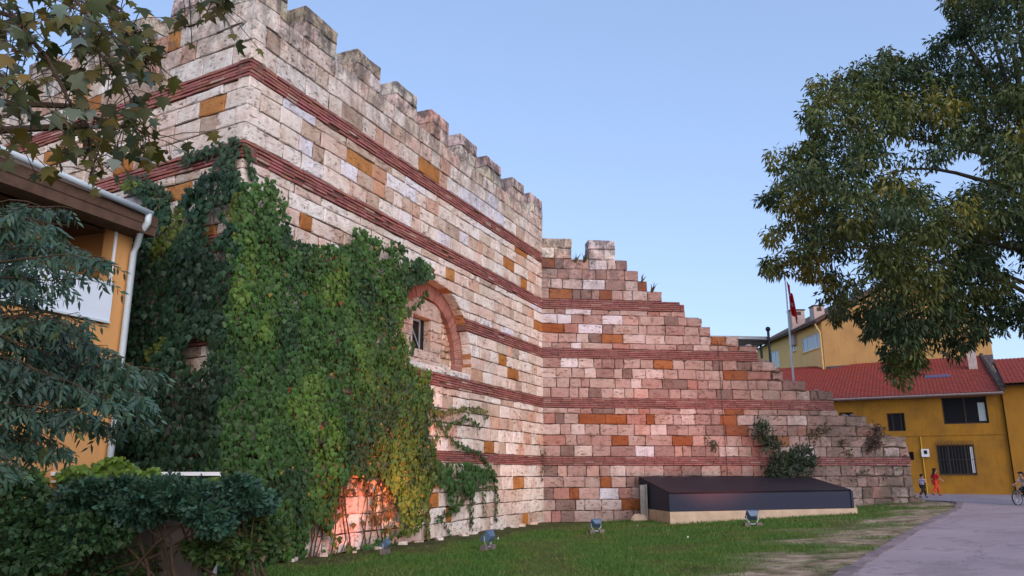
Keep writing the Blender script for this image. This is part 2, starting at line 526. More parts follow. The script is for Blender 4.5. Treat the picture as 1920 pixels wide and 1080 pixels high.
# road sheet, cut along the kerb line
mb = MB()
rxs = np.concatenate([np.linspace(-6, 32, 110), [40, 60]])
rys = np.concatenate([np.linspace(-8, 47, 150), [60]])
road_v, idx, road_f = [], {}, []
ed = {}
for j, y in enumerate(rys):
    for i, x in enumerate(rxs): ed[i, j] = edge_dist(x, y)
def rv(i, j):
    if (i, j) not in idx:
        x, y = rxs[i], rys[j]
        d = ed[i, j]
        if d < 0.0 and d > -0.6:                              # slide border vertices on to the line
            e = 1e-2
            gx = (edge_dist(x + e, y) - d) / e; gy = (edge_dist(x, y + e) - d) / e
            l = math.hypot(gx, gy) + 1e-9
            x, y = x - gx / l * d, y - gy / l * d
        idx[i, j] = len(road_v); road_v.append((x, y, ground_z(x, y) + .035))
    return idx[i, j]
for j in range(len(rys) - 1):
    for i in range(len(rxs) - 1):
        q = [(i, j), (i + 1, j), (i + 1, j + 1), (i, j + 1)]
        if sum(ed[k] > 0 for k in q) >= 2 and all(ed[k] > -0.6 for k in q): road_f.append(tuple(rv(*k) for k in q))
mb.add(road_v, road_f)
t = NT('worn_asphalt', 0.85, 0.25)
g = t.geo()
c = t.mix(t.ramp(t.noise(g, .45, 7, .6), [(.35, 0), (.65, 1)]), (0.245, 0.205, 0.235), (0.32, 0.27, 0.30))
c = t.mix(t.ramp(t.noise(g, 60, 4, .8), [(.45, 0), (.75, .5)]), c, (0.12, 0.105, 0.115))
c = t.mix(t.ramp(t.noise(g, 2.6, 8, .75), [(.6, 0), (.75, .35)]), c, (0.36, 0.31, 0.30))
ck = t.ramp(t.math('ABSOLUTE', t.math('SUBTRACT', t.noise(g, .55, 8, .62, .6), .5)), [(0.0, 1.0), (0.006, 0.0)])
c = t.mix(t.math('MULTIPLY', ck, t.ramp(t.noise(g, .35, 3), [(.38, 0), (.5, .85)])), c, (.05, .045, .05))
c = t.mix(t.ramp(t.noise(g, 1.1, 6, .7), [(.54, 0), (.585, .5)]), c, (.17, .145, .16))
t.base(c); t.bump(t.noise(g, 90, 4, .8), .35, .01)
road = mb.build('road', t.m, smooth=True); tag(road, kind='structure')

# flush kerb strip of darker setts along the lawn
mb = MB()
kp = []
for i in range(len(EX) - 3):
    n_ = max(2, int(np.linalg.norm(EX[i + 1] - EX[i]) / .55))
    kp += [EX[i] + (EX[i + 1] - EX[i]) * k / n_ for k in range(n_)]
for i in range(len(kp) - 1):
    a, b = kp[i], kp[i + 1]
    d = (b - a) / np.linalg.norm(b - a)
    nrm = np.array([d[1], -d[0]])
    b = b - d * .012
    w0, w1 = -.02 + rng.uniform(-.03, .03), .16 + rng.uniform(-.03, .03)
    za, zb = ground_z(*a) + .062, ground_z(*b) + .062
    q = [(*(a + nrm * w1), za - .15), (*(b + nrm * w1), zb - .15), (*(b + nrm * w0), zb - .15), (*(a + nrm * w0), za - .15)]
    mb.hexa(q + [(p[0], p[1], p[2] + .15 + rng.uniform(-.004, .004)) for p in q])
kerb = mb.build('kerb', simple('kerb_stone', (0.17, 0.142, 0.155), .9, .15, .4, 2, .5)); tag(kerb, kind='structure')

# ------------------------------------------------------------------ masonry
PALE = [((0.70, 0.635, 0.585), 6), ((0.66, 0.575, 0.515), 5), ((0.64, 0.53, 0.47), 4), ((0.62, 0.475, 0.41), 3), ((0.54, 0.455, 0.385), 2), ((0.49, 0.375, 0.305), 2), ((0.71, 0.67, 0.64), 4), ((0.56, 0.37, 0.29), 1.4), ((0.42, 0.33, 0.27), 1)]
PALEB = [((0.36, 0.275, 0.250), 5), ((0.34, 0.240, 0.220), 4), ((0.31, 0.205, 0.187), 4), ((0.25, 0.165, 0.150), 3), ((0.46, 0.385, 0.37), 3), ((0.19, 0.132, 0.120), 2), ((0.32, 0.170, 0.145), 1.5), ((0.41, 0.275, 0.245), 2)]
ORANGE = [(0.39, 0.165, 0.042), (0.35, 0.145, 0.045), (0.42, 0.20, 0.07)]
WHITE = [(0.66, 0.65, 0.71), (0.64, 0.64, 0.72), (0.68, 0.66, 0.68)]

def pick(pal):
    r = rng.random() * sum(w for _, w in pal)
    for c, w in pal:
        r -= w
        if r <= 0: break
    k = rng.uniform(.92, 1.06)
    return tuple(q * k for q in c)

def stone(mb, F, P, depth, col, front=0.0, rough=0.014, cham=0.016):
    """one dressed block; P = (s, z) corners bl, br, tr, tl on the wall face"""
    P = [np.array(p, dtype=float) for p in P]
    ring = []
    for i in range(4):
        a, b = P[i], P[(i + 1) % 4]
        ring.append(a + nr.uniform(-1, 1, 2) * rough * .55)
        ring.append((a + b) / 2 + nr.uniform(-1, 1, 2) * rough * .5)
    cen = sum(P) / 4
    fr = front + rng.uniform(-.010, .012)
    def inset(p, k):
        v = cen - p
        l = np.linalg.norm(v)
        return p + v / max(l, 1e-6) * min(k, l * .4)
    vs = [F.pt(p[0], p[1], -depth) for p in ring]
    vs += [F.pt(p[0], p[1], fr - cham * rng.uniform(.5, 1.5)) for p in ring]
    ins = [inset(p, cham * rng.uniform(.7, 2.0)) for p in ring]
    vs += [F.pt(p[0], p[1], fr + rng.uniform(-.004, .004)) for p in ins]
    vs.append(F.pt(cen[0], cen[1], fr + rng.uniform(0, .012)))
    fs = []
    flip = np.cross(F.d, [0, 0, 1]) @ F.n < 0
    for i in range(8):
        j = (i + 1) % 8
        for f in ((i, j, 8 + j, 8 + i), (8 + i, 8 + j, 16 + j, 16 + i), (16 + i, 16 + j, 24)):
            fs.append(f[::-1] if flip else f)
    fs.append(tuple(range(8)) if flip else tuple(range(7, -1, -1)))
    mb.add(vs, fs, col)

def wob(F, s, z):
    return .020 * mnoise.noise(Vector((s * .8 + F.o[0] * 3, round(z * 50) * .37, 1.3))) + .012 * mnoise.noise(Vector((s * 2.6, round(z * 50) * .37, 8.1)))

def special(F, lst, cols):
    return [(*F.px(*p), cols) for p in lst]

ARC_S, ARC_Z, ARC_R, ARC_R2, ARC_Z0 = -7.27, 4.42, 2.0, 1.6, 4.06
def arc_w(z, r=ARC_R):
    if z <= ARC_Z: return r
    if z >= ARC_Z + r: return 0.0
    return math.sqrt(r * r - (z - ARC_Z) ** 2)
def arc_top(s, r=ARC_R):
    d = abs(s - ARC_S)
    return ARC_Z + math.sqrt(r * r - d * d) if d < r else -1e9

def lay_course(mb, F, s0, s1, z0, z1, spec, pal, depth=.28, gap=.0105, wmin=.30, wmax=.86, arch=False, corner=None, crumble=None):
    """fill one course with stones; corner = colour shared round an outer corner at s0"""
    h = z1 - z0
    s = s0
    first = True
    spans = [(s0, s1)]
    if arch and z0 < ARC_Z + ARC_R and z1 > ARC_Z0:
        w = arc_w(z0) if z1 <= ARC_Z + ARC_R else None
        if w is not None: spans = [(s0, ARC_S - arc_w((z0 + z1) / 2)), (ARC_S + arc_w((z0 + z1) / 2), s1)]
    for (a, b) in spans:
        s = a
        while s < b - 1e-6:
            w = rng.uniform(wmin, wmax) if rng.random() > .10 else rng.uniform(.85, 1.1) * wmax / .86
            if h < .25: w *= 1.25
            e = s + w
            if b - e < wmin * .8: e = b
            col = pick(pal)
            fr = 0.0
            for (ss, zz, cs) in spec:
                if z0 <= zz < z1 and s <= ss < e:
                    k = rng.uniform(.92, 1.06)
                    col = tuple(q * k for q in rng.choice(cs))
                    break
            if first and corner is not None: col = corner
            gl = 0.0 if (first and corner is not None) else gap
            P = [[s + gl, z0 + gap], [e - gap, z0 + gap], [e - gap, z1 - gap], [s + gl, z1 - gap]]
            if arch:
                if abs(e - spans[0][1]) < 1e-6 and len(spans) == 2 and a == spans[0][0]:
                    P[1][0] = ARC_S - arc_w(z0); P[2][0] = ARC_S - arc_w(z1)
                if len(spans) == 2 and a == spans[1][0] and abs(s - a) < 1e-6:
                    P[0][0] = ARC_S + arc_w(z0); P[3][0] = ARC_S + arc_w(z1)
                if len(spans) == 1 and z0 > ARC_Z:
                    for k in (0, 1): P[k][1] = min(z1 - .05, max(P[k][1], arc_top(P[k][0])))
            if not arch or z1 < ARC_Z0 or z0 > ARC_Z + ARC_R:
                for k in range(4): P[k][1] += wob(F, s if k in (0, 3) else e, z0 if k < 2 else z1)
            if crumble and s > crumble:
                stone(mb, F, P, depth, col, fr + rng.uniform(-.05, .01), .05, .035)
            else:
                stone(mb, F, P, depth, col, fr, .021)
            s = e
            first = False

def brick_band(F, s0, s1, z0, z1, parent, arch=False, proud=.026, rows=5, dull=0.0):
    mb = MB()
    spans = [(s0, s1)]
    if arch:
        wz = arc_w((z0 + z1) / 2)
        spans = [(s0, ARC_S - wz), (ARC_S + wz, s1)]
    for (a, b) in spans:
        mb = MB()
        mb.fbox(F, a, b, z0, z1, -.30, -.018, (0.085, 0.05, 0.042) if not dull else (.105, .065, .062))
        rh = (z1 - z0) / rows
        for r in range(rows):
            zz = z0 + r * rh
            s = a + (rng.uniform(-.3, 0) if a == s0 and not (a == SCORN) else 0)
            s = max(s, a)
            while s < b - .02:
                e = min(b, s + rng.uniform(.30, .40))
                k = rng.uniform(.62, 1.22)
                c = (0.25 * k, (0.088 + rng.uniform(-.012, .02)) * k, (0.078 + rng.uniform(-.01, .02)) * k)
                if rng.random() < .05: c = (.36, .25, .21)
                if rng.random() < .025: s = e; continue
                if dull: c = tuple(q * (1 - dull) + dull * d for q, d in zip(c, (.105, .058, .066)))
                o = proud + rng.uniform(-.012, .008) + .006 * math.sin(r * 1.7)
                zj = rng.uniform(-.003, .003)
                mb.hexa([F.pt(s + .003, zz + .007 + zj, o), F.pt(e - .011, zz + .007 + zj, o + rng.uniform(-.008, .006)), F.pt(e - .004, zz + .007, -.1), F.pt(s + .003, zz + .007, -.1),
                         F.pt(s + .003, zz + rh - .013, o - .004), F.pt(e - .011, zz + rh - .013 + zj, o - .004), F.pt(e - .004, zz + rh - .013, -.1), F.pt(s + .003, zz + rh - .013, -.1)], c)
                s = e
        mb.build('brick_band', M['brick'], parent)

COURSES = [(-.35, 0.0)] + [(i * .364, (i + 1) * .364) for i in range(5)] + \
          [(2.10 + i * .355, 2.10 + (i + 1) * .355) for i in range(4)] + [(3.52, 3.72)] + \
          [(4.05 + i * .3375, 4.05 + (i + 1) * .3375) for i in range(4)] + \
          [(5.73, 5.94)] + [(5.94 + i * .33, 5.94 + (i + 1) * .33) for i in range(3)] + [(6.93, 7.12)]
UPPER_T = [(7.47 + i * .36, 7.47 + (i + 1) * .36) for i in range(3)] + [(8.55, 8.75)] + [(9.10 + i * .42, 9.10 + (i + 1) * .42) for i in range(3)]
UPPER_B = [(7.47 + i * .365, 7.47 + (i + 1) * .365) for i in range(4)]
BANDS = [(1.82, 2.10), (3.72, 4.05), (5.40, 5.73), (7.12, 7.47), (8.75, 9.10)]
TOPZ = 10.36

specA = special(FA, [(670, 298), (570, 410), (790, 307), (985, 530), (950, 490), (842, 508), (942, 675), (953, 698), (924, 841), (981, 903), (981, 970), (815, 933), (842, 966), (1012, 620), (966, 472)], ORANGE) + \
        special(FA, [(720, 318), (711, 347), (905, 405), (890, 695), (935, 432)], [(0.52, 0.29, 0.19), (0.50, 0.31, 0.22)]) + \
        special(FA, [(580, 217), (645, 314), (735, 335), (772, 359), (763, 335), (750, 401), (590, 310), (574, 272), (705, 345), (874, 366), (888, 372), (919, 376), (916, 394), (944, 413), (897, 420), (879, 449), (824, 441), (915, 609), (944, 615), (1008, 575), (1000, 570), (690, 312)], WHITE)
specC = special(FC, [(420, 185), (150, 173), (172, 197), (168, 273), (113, 287), (90, 292), (232, 313), (410, 47), (317, 80), (318, 360), (395, 428)], ORANGE) + \
        special(FC, [(290, 87), (440, 155)], [(0.50, 0.30, 0.22)])
specB = special(FB, [(1033, 494), (1067, 551), (1135, 552), (1198, 535), (1033, 614), (1157, 634), (1360, 634), (1249, 683), (1378, 701), (1125, 788), (1158, 788), (1225, 788), (1378, 775), (1366, 790), (1375, 807), (1155, 827), (1295, 827), (1468, 827), (1134, 900), (1076, 922), (1181, 943)], [(0.25, 0.085, 0.032), (0.22, 0.075, 0.033), (0.28, 0.115, 0.05)]) + \
        special(FB, [(1112, 496), (1124, 533), (1038, 551), (1081, 582), (1038, 597), (1068, 597), (1133, 597), (1056, 615), (1084, 615), (1084, 649), (1080, 681), (1218, 846), (1144, 921), (1520, 850)], [(0.56, 0.54, 0.60), (0.57, 0.545, 0.58), (0.54, 0.515, 0.56)])

# ---- tower
SEND = 0.14
CLEN = 12.0
tower = thing('fortress_tower', (PC[0], PC[1], 0), 'tall battlemented tower of pale stone and red brick bands, ivy on its corner', 'tower')
fa, fc = MB(), MB()
for (z0, z1) in COURSES + UPPER_T:
    corner = pick(PALE[:3])
    d = .62 if z0 > 9.9 else .28
    lay_course(fa, FA, SCORN, SEND, z0, z1, specA, PALE, depth=d, arch=True, corner=corner)
    lay_course(fc, FC, 0.0, CLEN, z0, z1, specC, PALE, depth=d, corner=corner)
fa.build('stone_facing', M['stoneA'], tower)
fc.build('stone_facing', M['stoneA'], tower)
for (z0, z1) in BANDS:
    brick_band(FA, SCORN, SEND, z0, z1, tower, arch=(z0 == 5.40))
    brick_band(FC, 0.0, CLEN, z0, z1, tower)
# mortar bed behind the stones and the solid core
core = MB()
allz = sorted(COURSES + UPPER_T + BANDS)
for (z0, z1) in allz:
    if z0 < ARC_Z + ARC_R and z1 > ARC_Z0:
        n_ = 4
        for k in range(n_):
            a, b = z0 + (z1 - z0) * k / n_, z0 + (z1 - z0) * (k + 1) / n_
            wa, wb = arc_w(a), arc_w(b)
            core.quad(FA.pt(SCORN + .03, a, -.032), FA.pt(ARC_S - wa, a, -.032), FA.pt(ARC_S - wb, b, -.032), FA.pt(SCORN + .03, b, -.032))
            core.quad(FA.pt(ARC_S + wa, a, -.032), FA.pt(SEND, a, -.032), FA.pt(SEND, b, -.032), FA.pt(ARC_S + wb, b, -.032))
    else:
        core.quad(FA.pt(SCORN + .03, z0, -.032), FA.pt(SEND, z0, -.032), FA.pt(SEND, z1, -.032), FA.pt(SCORN + .03, z1, -.032))
core.quad(FC.pt(.03, -.4, -.032), FC.pt(CLEN, -.4, -.032), FC.pt(CLEN, TOPZ - .02, -.032), FC.pt(.03, TOPZ - .02, -.032))
core.fbox(FA, SCORN + .5, SEND - .05, -.4, TOPZ - .03, -1.9, -1.25)
core.fbox(FC, .5, CLEN, -.4, TOPZ - .03, -1.8, -.60)
core.quad(FA.pt(SCORN + .1, TOPZ - .04, -.04), FA.pt(SEND - .02, TOPZ - .04, -.04), FA.pt(SEND - .02, TOPZ - .04, -1.9), FA.pt(SCORN + .1, TOPZ - .04, -1.9))
core.quad(FA.pt(SEND - .01, -.4, -.04), FA.pt(SEND - .01, TOPZ - .05, -.04), FA.pt(SEND - .01, TOPZ - .05, -1.9), FA.pt(SEND - .01, -.4, -1.9))
core.build('mortar_core', M['mortar'], tower)

def merlon(F, spans, z0, hs, parent, mat, thick=.62):
    mb = MB()
    for (Fm, a, b) in spans:
        z = z0
        for q, h in enumerate(hs):
            n_ = max(1, int(round((b - a) / (.55 if q == 0 else .75))))
            cuts = [a] + sorted(a + (b - a) * (k + rng.uniform(-.2, .2)) / n_ for k in range(1, n_)) + [b]
            for k in range(n_):
                j = rng.uniform(-.012, .012) if q else 0
                zt = z + h - .006 + (rng.uniform(-.035, .015) if q == len(hs) - 1 else 0)
                c = tuple(v * rng.uniform(.80, .95) for v in pick(PALE[:7]))
                gl = 0 if k == 0 else .006
                stone(mb, Fm, [(cuts[k] + gl + j, z + .006), (cuts[k + 1] - .006 + j, z + .006), (cuts[k + 1] - .006 + j, zt + rng.uniform(-.02, .02)), (cuts[k] + gl + j, zt)], thick, c, 0.0, .03, .03)
            z += h
    return mb.build('merlon', mat, parent)

MERL = [(-13.0, -11.9), (-11.15, -10.2), (-9.5, -8.5), (-7.78, -6.8), (-6.1, -5.07), (-4.42, -3.37), (-2.45, -1.52), (-.91, SEND)]
merlon(FA, [(FA, SCORN, -13.55), (FC, 0.0, 2.55)], TOPZ, (.40, .42), tower, M['stoneA'])
for (a, b) in MERL: merlon(FA, [(FA, a, b)], TOPZ, (.38, .36), tower, M['stoneA'])
for (a, b) in [(3.27, 4.3), (4.95, 6.0), (6.6, 7.65), (8.3, 9.35), (10.0, 11.0)]: merlon(FC, [(FC, a, b)], TOPZ, (.38, .36), tower, M['stoneA'])

# blind arch with its brick ring, rubble infill and the small window
arch = MB()
NA = 44
def apt(r, k, n, o):
    th = math.pi * k / n
    return FA.pt(ARC_S + r * math.cos(th), ARC_Z + r * math.sin(th), o)
DR, DI = -.30, -.50
for k in range(NA):                                              # bed behind the ring
    arch.quad(apt(ARC_R2 + .01, k, NA, DR - .02), apt(ARC_R + .04, k, NA, DR - .02), apt(ARC_R + .04, k + 1, NA, DR - .02), apt(ARC_R2 + .01, k + 1, NA, DR - .02), (0.56, 0.43, 0.37))
    arch.quad(apt(ARC_R2 + .01, k, NA, DR - .02), apt(ARC_R2 + .01, k + 1, NA, DR - .02), apt(ARC_R2 + .01, k + 1, NA, DI), apt(ARC_R2 + .01, k, NA, DI), (0.26, 0.14, 0.10))
for sgn in (-1, 1):
    s_out, s_in = ARC_S + sgn * (ARC_R + .03), ARC_S + sgn * (ARC_R2 + .01)
    a, b = min(s_out, s_in), max(s_out, s_in)
    arch.fbox(FA, a, b, ARC_Z0, ARC_Z, DI, DR - .02, (0.33, 0.23, 0.19))
nb = 92
for k in range(nb):                                              # radial bricks of the ring
    a0, a1 = math.pi * (k + .17) / nb, math.pi * (k + .83) / nb
    kk = rng.uniform(.8, 1.2)
    c = (0.34 * kk, 0.140 * kk, 0.11 * kk)
    o = DR + rng.uniform(-.008, .012)
    r0, r1 = ARC_R2 + rng.uniform(-.008, .004), ARC_R + .02
    pts = []
    for oo in (DI, o):
        for (rr, aa) in ((r0, a0), (r1, a0), (r1, a1), (r0, a1)):
            pts.append(FA.pt(ARC_S + rr * math.cos(aa), ARC_Z + rr * math.sin(aa), oo))
    arch.add(pts, [(4, 5, 6, 7), (0, 1, 5, 4), (1, 2, 6, 5), (2, 3, 7, 6), (3, 0, 4, 7)], c)
for sgn in (-1, 1):                                              # flat bricks of the springing
    z = ARC_Z0 + .16
    while z < ARC_Z - .02:
        kk = rng.uniform(.8, 1.2)
        s0_, s1_ = sorted((ARC_S + sgn * (ARC_R2 - .005), ARC_S + sgn * (ARC_R + .02)))
        arch.fbox(FA, s0_, s1_, z, z + .04, DI + .01, DR + rng.uniform(-.006, .012), (0.33 * kk, 0.16 * kk, 0.13 * kk))
        z += .056
arch.build('brick_arch', M['brick'], tower)
soff = MB()                                                       # stone reveal of the outer order
ns = 15
for k in range(ns):
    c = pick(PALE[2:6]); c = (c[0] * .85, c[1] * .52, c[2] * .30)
    for q in range(4):
        a, b = k + q / 4 + (.015 if q == 0 else 0), k + (q + 1) / 4 - (.015 if q == 3 else 0)
        rr = ARC_R + rng.uniform(-.004, .004)
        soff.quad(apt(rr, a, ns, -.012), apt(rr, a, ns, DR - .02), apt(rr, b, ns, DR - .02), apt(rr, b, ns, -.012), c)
for sgn in (-1, 1):
    s_ = ARC_S + sgn * ARC_R
    soff.quad(FA.pt(s_, ARC_Z0, -.012), FA.pt(s_, ARC_Z0, DR - .02), FA.pt(s_, ARC_Z, DR - .02), FA.pt(s_, ARC_Z, -.012), pick(PALE))
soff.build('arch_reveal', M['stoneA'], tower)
sill = MB()
for (a, b) in ((ARC_S - ARC_R, -8.2), (-8.2, -7.3), (-7.3, -6.4), (-6.4, -5.75), (-5.75, ARC_S + ARC_R - .02)):
    stone(sill, FA, [(a, 4.06), (b - .01, 4.06), (b - .01, 4.22), (a, 4.22)], .76, rng.choice([(.60, .58, .56), (.56, .53, .50), (.62, .62, .64)]), -.02, .015)
sill.build('window_sill', M['stoneA'], tower)
WS0, WS1, WZ0, WZ1 = -7.84, -6.90, 4.63, 5.46
FRM = -.36
infill = MB()
z = 4.2
while z < ARC_Z + ARC_R2:
    h = rng.uniform(.13, .21)
    s = ARC_S - ARC_R2
    while s < ARC_S + ARC_R2:
        e = s + rng.uniform(.16, .36)
        if not (s > -8.38 and e < -6.36) or z > 6.0:
            if math.hypot((s + e) / 2 - ARC_S, max(0, z + h / 2 - ARC_Z)) < ARC_R2 + .12:
                c = pick(PALE[2:]); c = (c[0] * .95, c[1] * .78, c[2] * .66)
                stone(infill, FA, [(s + .008, z + .008), (e - .008, z + .008), (e - .008, z + h - .008), (s + .008, z + h - .008)], 1.0, c, DI + .06 + rng.uniform(-.02, .03), .035, .03)
        s = e
    z += h
infill.quad(FA.pt(ARC_S - 1.65, 4.0, DI), FA.pt(WS0, 4.0, DI), FA.pt(WS0, 6.1, DI), FA.pt(ARC_S - 1.65, 6.1, DI), (.16, .10, .075))
infill.quad(FA.pt(WS1, 4.0, DI), FA.pt(ARC_S + 1.65, 4.0, DI), FA.pt(ARC_S + 1.65, 6.1, DI), FA.pt(WS1, 6.1, DI), (.16, .10, .075))
infill.build('rubble_infill', M['stoneA'], tower)
wf = MB()
ROSE = [((0.55, 0.42, 0.36), 3), ((0.52, 0.38, 0.32), 2), ((0.57, 0.47, 0.41), 2)]
for (a, b) in ((-8.34, WS0), (WS1, -6.38)):
    zc = [WZ0 - .22, WZ0 + .02, WZ0 + .30, WZ0 + .56, WZ1 + .02]
    for q in range(4): stone(wf, FA, [(a, zc[q] + .006), (b, zc[q] + .006), (b, zc[q + 1] - .006), (a, zc[q + 1] - .006)], 1.15, pick(ROSE), FRM, .012)
stone(wf, FA, [(-8.34, WZ1 + .03), (-7.3, WZ1 + .03), (-7.3, WZ1 + .52), (-8.0, WZ1 + .52)], 1.15, pick(ROSE), FRM, .012)
stone(wf, FA, [(-7.29, WZ1 + .03), (-6.38, WZ1 + .03), (-6.45, WZ1 + .46), (-7.29, WZ1 + .52)], 1.15, pick(ROSE), FRM, .012)
for (a, b) in ((-8.34, -7.4), (-7.39, -6.8), (-6.79, -6.0)):
    stone(wf, FA, [(a, 4.23), (b, 4.23), (b, WZ0 - .23), (a, WZ0 - .23)], 1.0, pick(ROSE), FRM + .02, .012)
stone(wf, FA, [(WS0, WZ0 - .22), (WS1, WZ0 - .22), (WS1, WZ0), (WS0, WZ0)], 1.15, pick(ROSE), FRM, .012)
wfo = wf.build('window_frame', M['stoneA'], tower)
wd = MB()
wd.quad(FA.pt(WS0 - .05, WZ0 - .1, -.60), FA.pt(WS1 + .05, WZ0 - .1, -.60), FA.pt(WS1 + .05, WZ1 + .1, -.60), FA.pt(WS0 - .05, WZ1 + .1, -.60))
wdo = wd.build('window', M['dark'], tower)
wb = MB()
for s_ in (WS0 + .03, WS1 - .30): wb.fbox(FA, s_, s_ + .045, WZ0, WZ1, -.58, -.55)
wb.fbox(FA, WS0 + .03, WS1 - .26, WZ1 - .06, WZ1, -.58, -.55)
wb.tube([FA.pt(WS0 + .10, WZ1 - .12, -.52), FA.pt(WS1 - .36, WZ0, -.48)], .018, 5)
wb.build('casement_bars', M['steel'], wdo)

# ---- ruined wall
ruin = thing('ruined_wall', FB.pt(0, 0), 'lower ruined stone wall with brick bands stepping down to the right of the tower', 'wall')
ENDS = {}
rows_b = [(8.565, 8.93, 3.09), (8.20, 8.565, 3.48), (7.835, 8.20, 3.78), (7.47, 7.835, 4.31), (6.93, 7.12, 5.14), (6.60, 6.93, 5.75), (6.27, 6.60, 6.05), (5.94, 6.27, 7.05), (5.73, 5.94, 7.74),
          (5.0625, 5.40, 8.36), (4.725, 5.0625, 8.63), (4.3875, 4.725, 9.44), (4.05, 4.3875, 10.44), (3.52, 3.72, 10.53), (3.165, 3.52, 11.58), (2.81, 3.165, 12.10), (2.455, 2.81, 13.0), (2.10, 2.455, 13.08),
          (1.456, 1.82, 13.08), (1.092, 1.456, 13.08), (.728, 1.092, 13.1), (.364, .728, 13.45), (0, .364, 13.5), (-.35, 0, 13.5)]
fb, cb = MB(), MB()
for (z0, z1, e) in rows_b:
    lay_course(fb, FB, -.04, e, z0, z1, specB, PALEB, depth=.45, gap=.0085, wmin=.28, wmax=.74, crumble=(max(5.0, e - 1.7) if z1 > 2 else 11.2))
    cb.fbox(FB, -.1, e - .12, z0, z1, -1.3, -.055)
fb.build('stone_facing', M['stoneB'], ruin)
for (z0, z1), e, rr in zip(BANDS[:4], (13.04, 10.38, 7.71, 4.95), (4, 5, 5, 5)):
    brick_band(FB, -.04, e, z0, z1, ruin, rows=rr, dull=.5)
    cb.fbox(FB, -.1, e - .05, z0, z1, -1.3, -.05)
brick_band(FB, 4.95, 5.11, 7.12, 7.38, ruin, rows=4, dull=.1)
cb.build('mortar_core', M['mortar'], ruin)
merlon(FB, [(FB, .0, 1.09)], 8.93, (.40, .37), ruin, M['stoneB'], .6)
merlon(FB, [(FB, 1.70, 2.66)], 8.93, (.39, .37), ruin, M['stoneB'], .6)
# weathered loose rubble on the broken end of the wall
rub = MB()
for k in range(46):
    row = rng.choice(rows_b[8:22])
    s_ = row[2] - rng.uniform(.0, .5); z_ = row[1] + rng.uniform(0, .05)
    r_ = rng.uniform(.05, .14)
    rub.ball(FB.pt(s_, z_, -rng.uniform(.15, 1.0)), (r_ * 1.3, r_, r_ * .75), 7, 5, pick(PALEB), .2)
rub.build('loose_rubble', M['stoneB'], ruin)
cable = MB()
cs, cz = FB.px(1345, 640)
cable.tube([FB.pt(cs, cz, .03), FB.pt(cs + .02, 3.5, .045), FB.pt(cs + .05, 1.95, .045), FB.pt(cs + .06, 1.2, .04)], .010, 5)
cable.build('cable', M['iron'], ruin)

# ------------------------------------------------------------------ ivy
def inside(poly, x, y):
    c = False
    n = len(poly)
    for i in range(n):
        x1, y1 = poly[i]; x2, y2 = poly[(i + 1) % n]
        if (y1 > y) != (y2 > y) and x < (x2 - x1) * (y - y1) / (y2 - y1) + x1: c = not c
    return c

def ivy_sheet(F, polys, holes, dens, thick, size, colf, edge=0.10, lim=None, margin=.0):
    """leaf positions over a wall region given by outlines in wall coordinates"""
    pos, tip, nrm, sz, col = [], [], [], [], []
    for poly in polys:
        xs_ = [p[0] for p in poly]; zs_ = [p[1] for p in poly]
        area = (max(xs_) - min(xs_)) * (max(zs_) - min(zs_))
        for _ in range(int(area * dens)):
            s, z = rng.uniform(min(xs_), max(xs_)), rng.uniform(min(zs_), max(zs_))
            js, jz = s + edge * mnoise.noise(Vector((s * 2.3, z * 2.3, 1.7))) * 1.6, z + edge * mnoise.noise(Vector((s * 2.3, z * 2.3, 9.2))) * 1.6
            if not inside(poly, js, jz): continue
            if any(((js - h[0]) / h[2]) ** 2 + ((jz - h[1]) / h[3]) ** 2 < 1 for h in holes): continue
            th = thick * (0.5 + 0.6 * max(0, .5 + mnoise.noise(Vector((s * .9, z * .7, 4.4)))) + .35 * mnoise.noise(Vector((s * 3, z * 2.4, 2))))
            gapn = mnoise.noise(Vector((s * 1.7, z * 1.7, 5.5))) + .5 * mnoise.noise(Vector((s * 4, z * 4, 3)))
            if gapn < -.62 and rng.random() < .8: continue
            o = max(.03, th) * rng.uniform(.35, 1.0) ** .5 + .03
            if lim and not lim(s, z): o = min(o, .3)
            pos.append(F.pt(s, z, o))
            side = rng.gauss(0, .28)
            t_ = np.array([0, 0, -1.0]) + F.d * side + F.n * rng.uniform(.0, .35)
            tip.append(t_)
            nrm.append(F.n + F.d * rng.gauss(0, .45) + np.array([0, 0, rng.gauss(.2, .35)]))
            sz.append(size * rng.uniform(.5, 1.45))
            col.append(colf(s, z))
    return pos, tip, nrm, sz, col

def strand(F, pts, size, colf, dens=26, spread=.05, o=.05, wob=.04):
    pos, tip, nrm, sz, col = [], [], [], [], []
    st = MB()
    P = []
    for i in range(len(pts) - 1):
        a, b = np.array(pts[i]), np.array(pts[i + 1])
        n_ = max(2, int(np.linalg.norm(b - a) / .15))
        for k in range(n_): P.append(a + (b - a) * k / n_)
    P.append(np.array(pts[-1]))
    P = [p + np.array([wob * mnoise.noise(Vector((p[0] * 4, p[1] * 4, 1))), wob * mnoise.noise(Vector((p[0] * 4, p[1] * 4, 8)))]) for p in P]
    st.tube([F.pt(p[0], p[1], o * .6) for p in P], .010, 4, (.09, .06, .035))
    for i in range(len(P) - 1):
        L = np.linalg.norm(P[i + 1] - P[i])
        for k in range(max(1, int(L * dens + rng.random()))):
            q = P[i] + (P[i + 1] - P[i]) * rng.random()
            pos.append(F.pt(q[0] + rng.gauss(0, spread), q[1] + rng.gauss(0, spread), o + rng.uniform(0, .07)))
            tip.append(np.array([0, 0, -1.0]) + F.d * rng.gauss(0, .6) + F.n * rng.uniform(.1, .5))
            nrm.append(F.n + F.d * rng.gauss(0, .4) + np.array([0, 0, rng.gauss(.2, .3)]))
            sz.append(size * rng.uniform(.6, 1.2)); col.append(colf(q[0], q[1]))
    return (pos, tip, nrm, sz, col), st

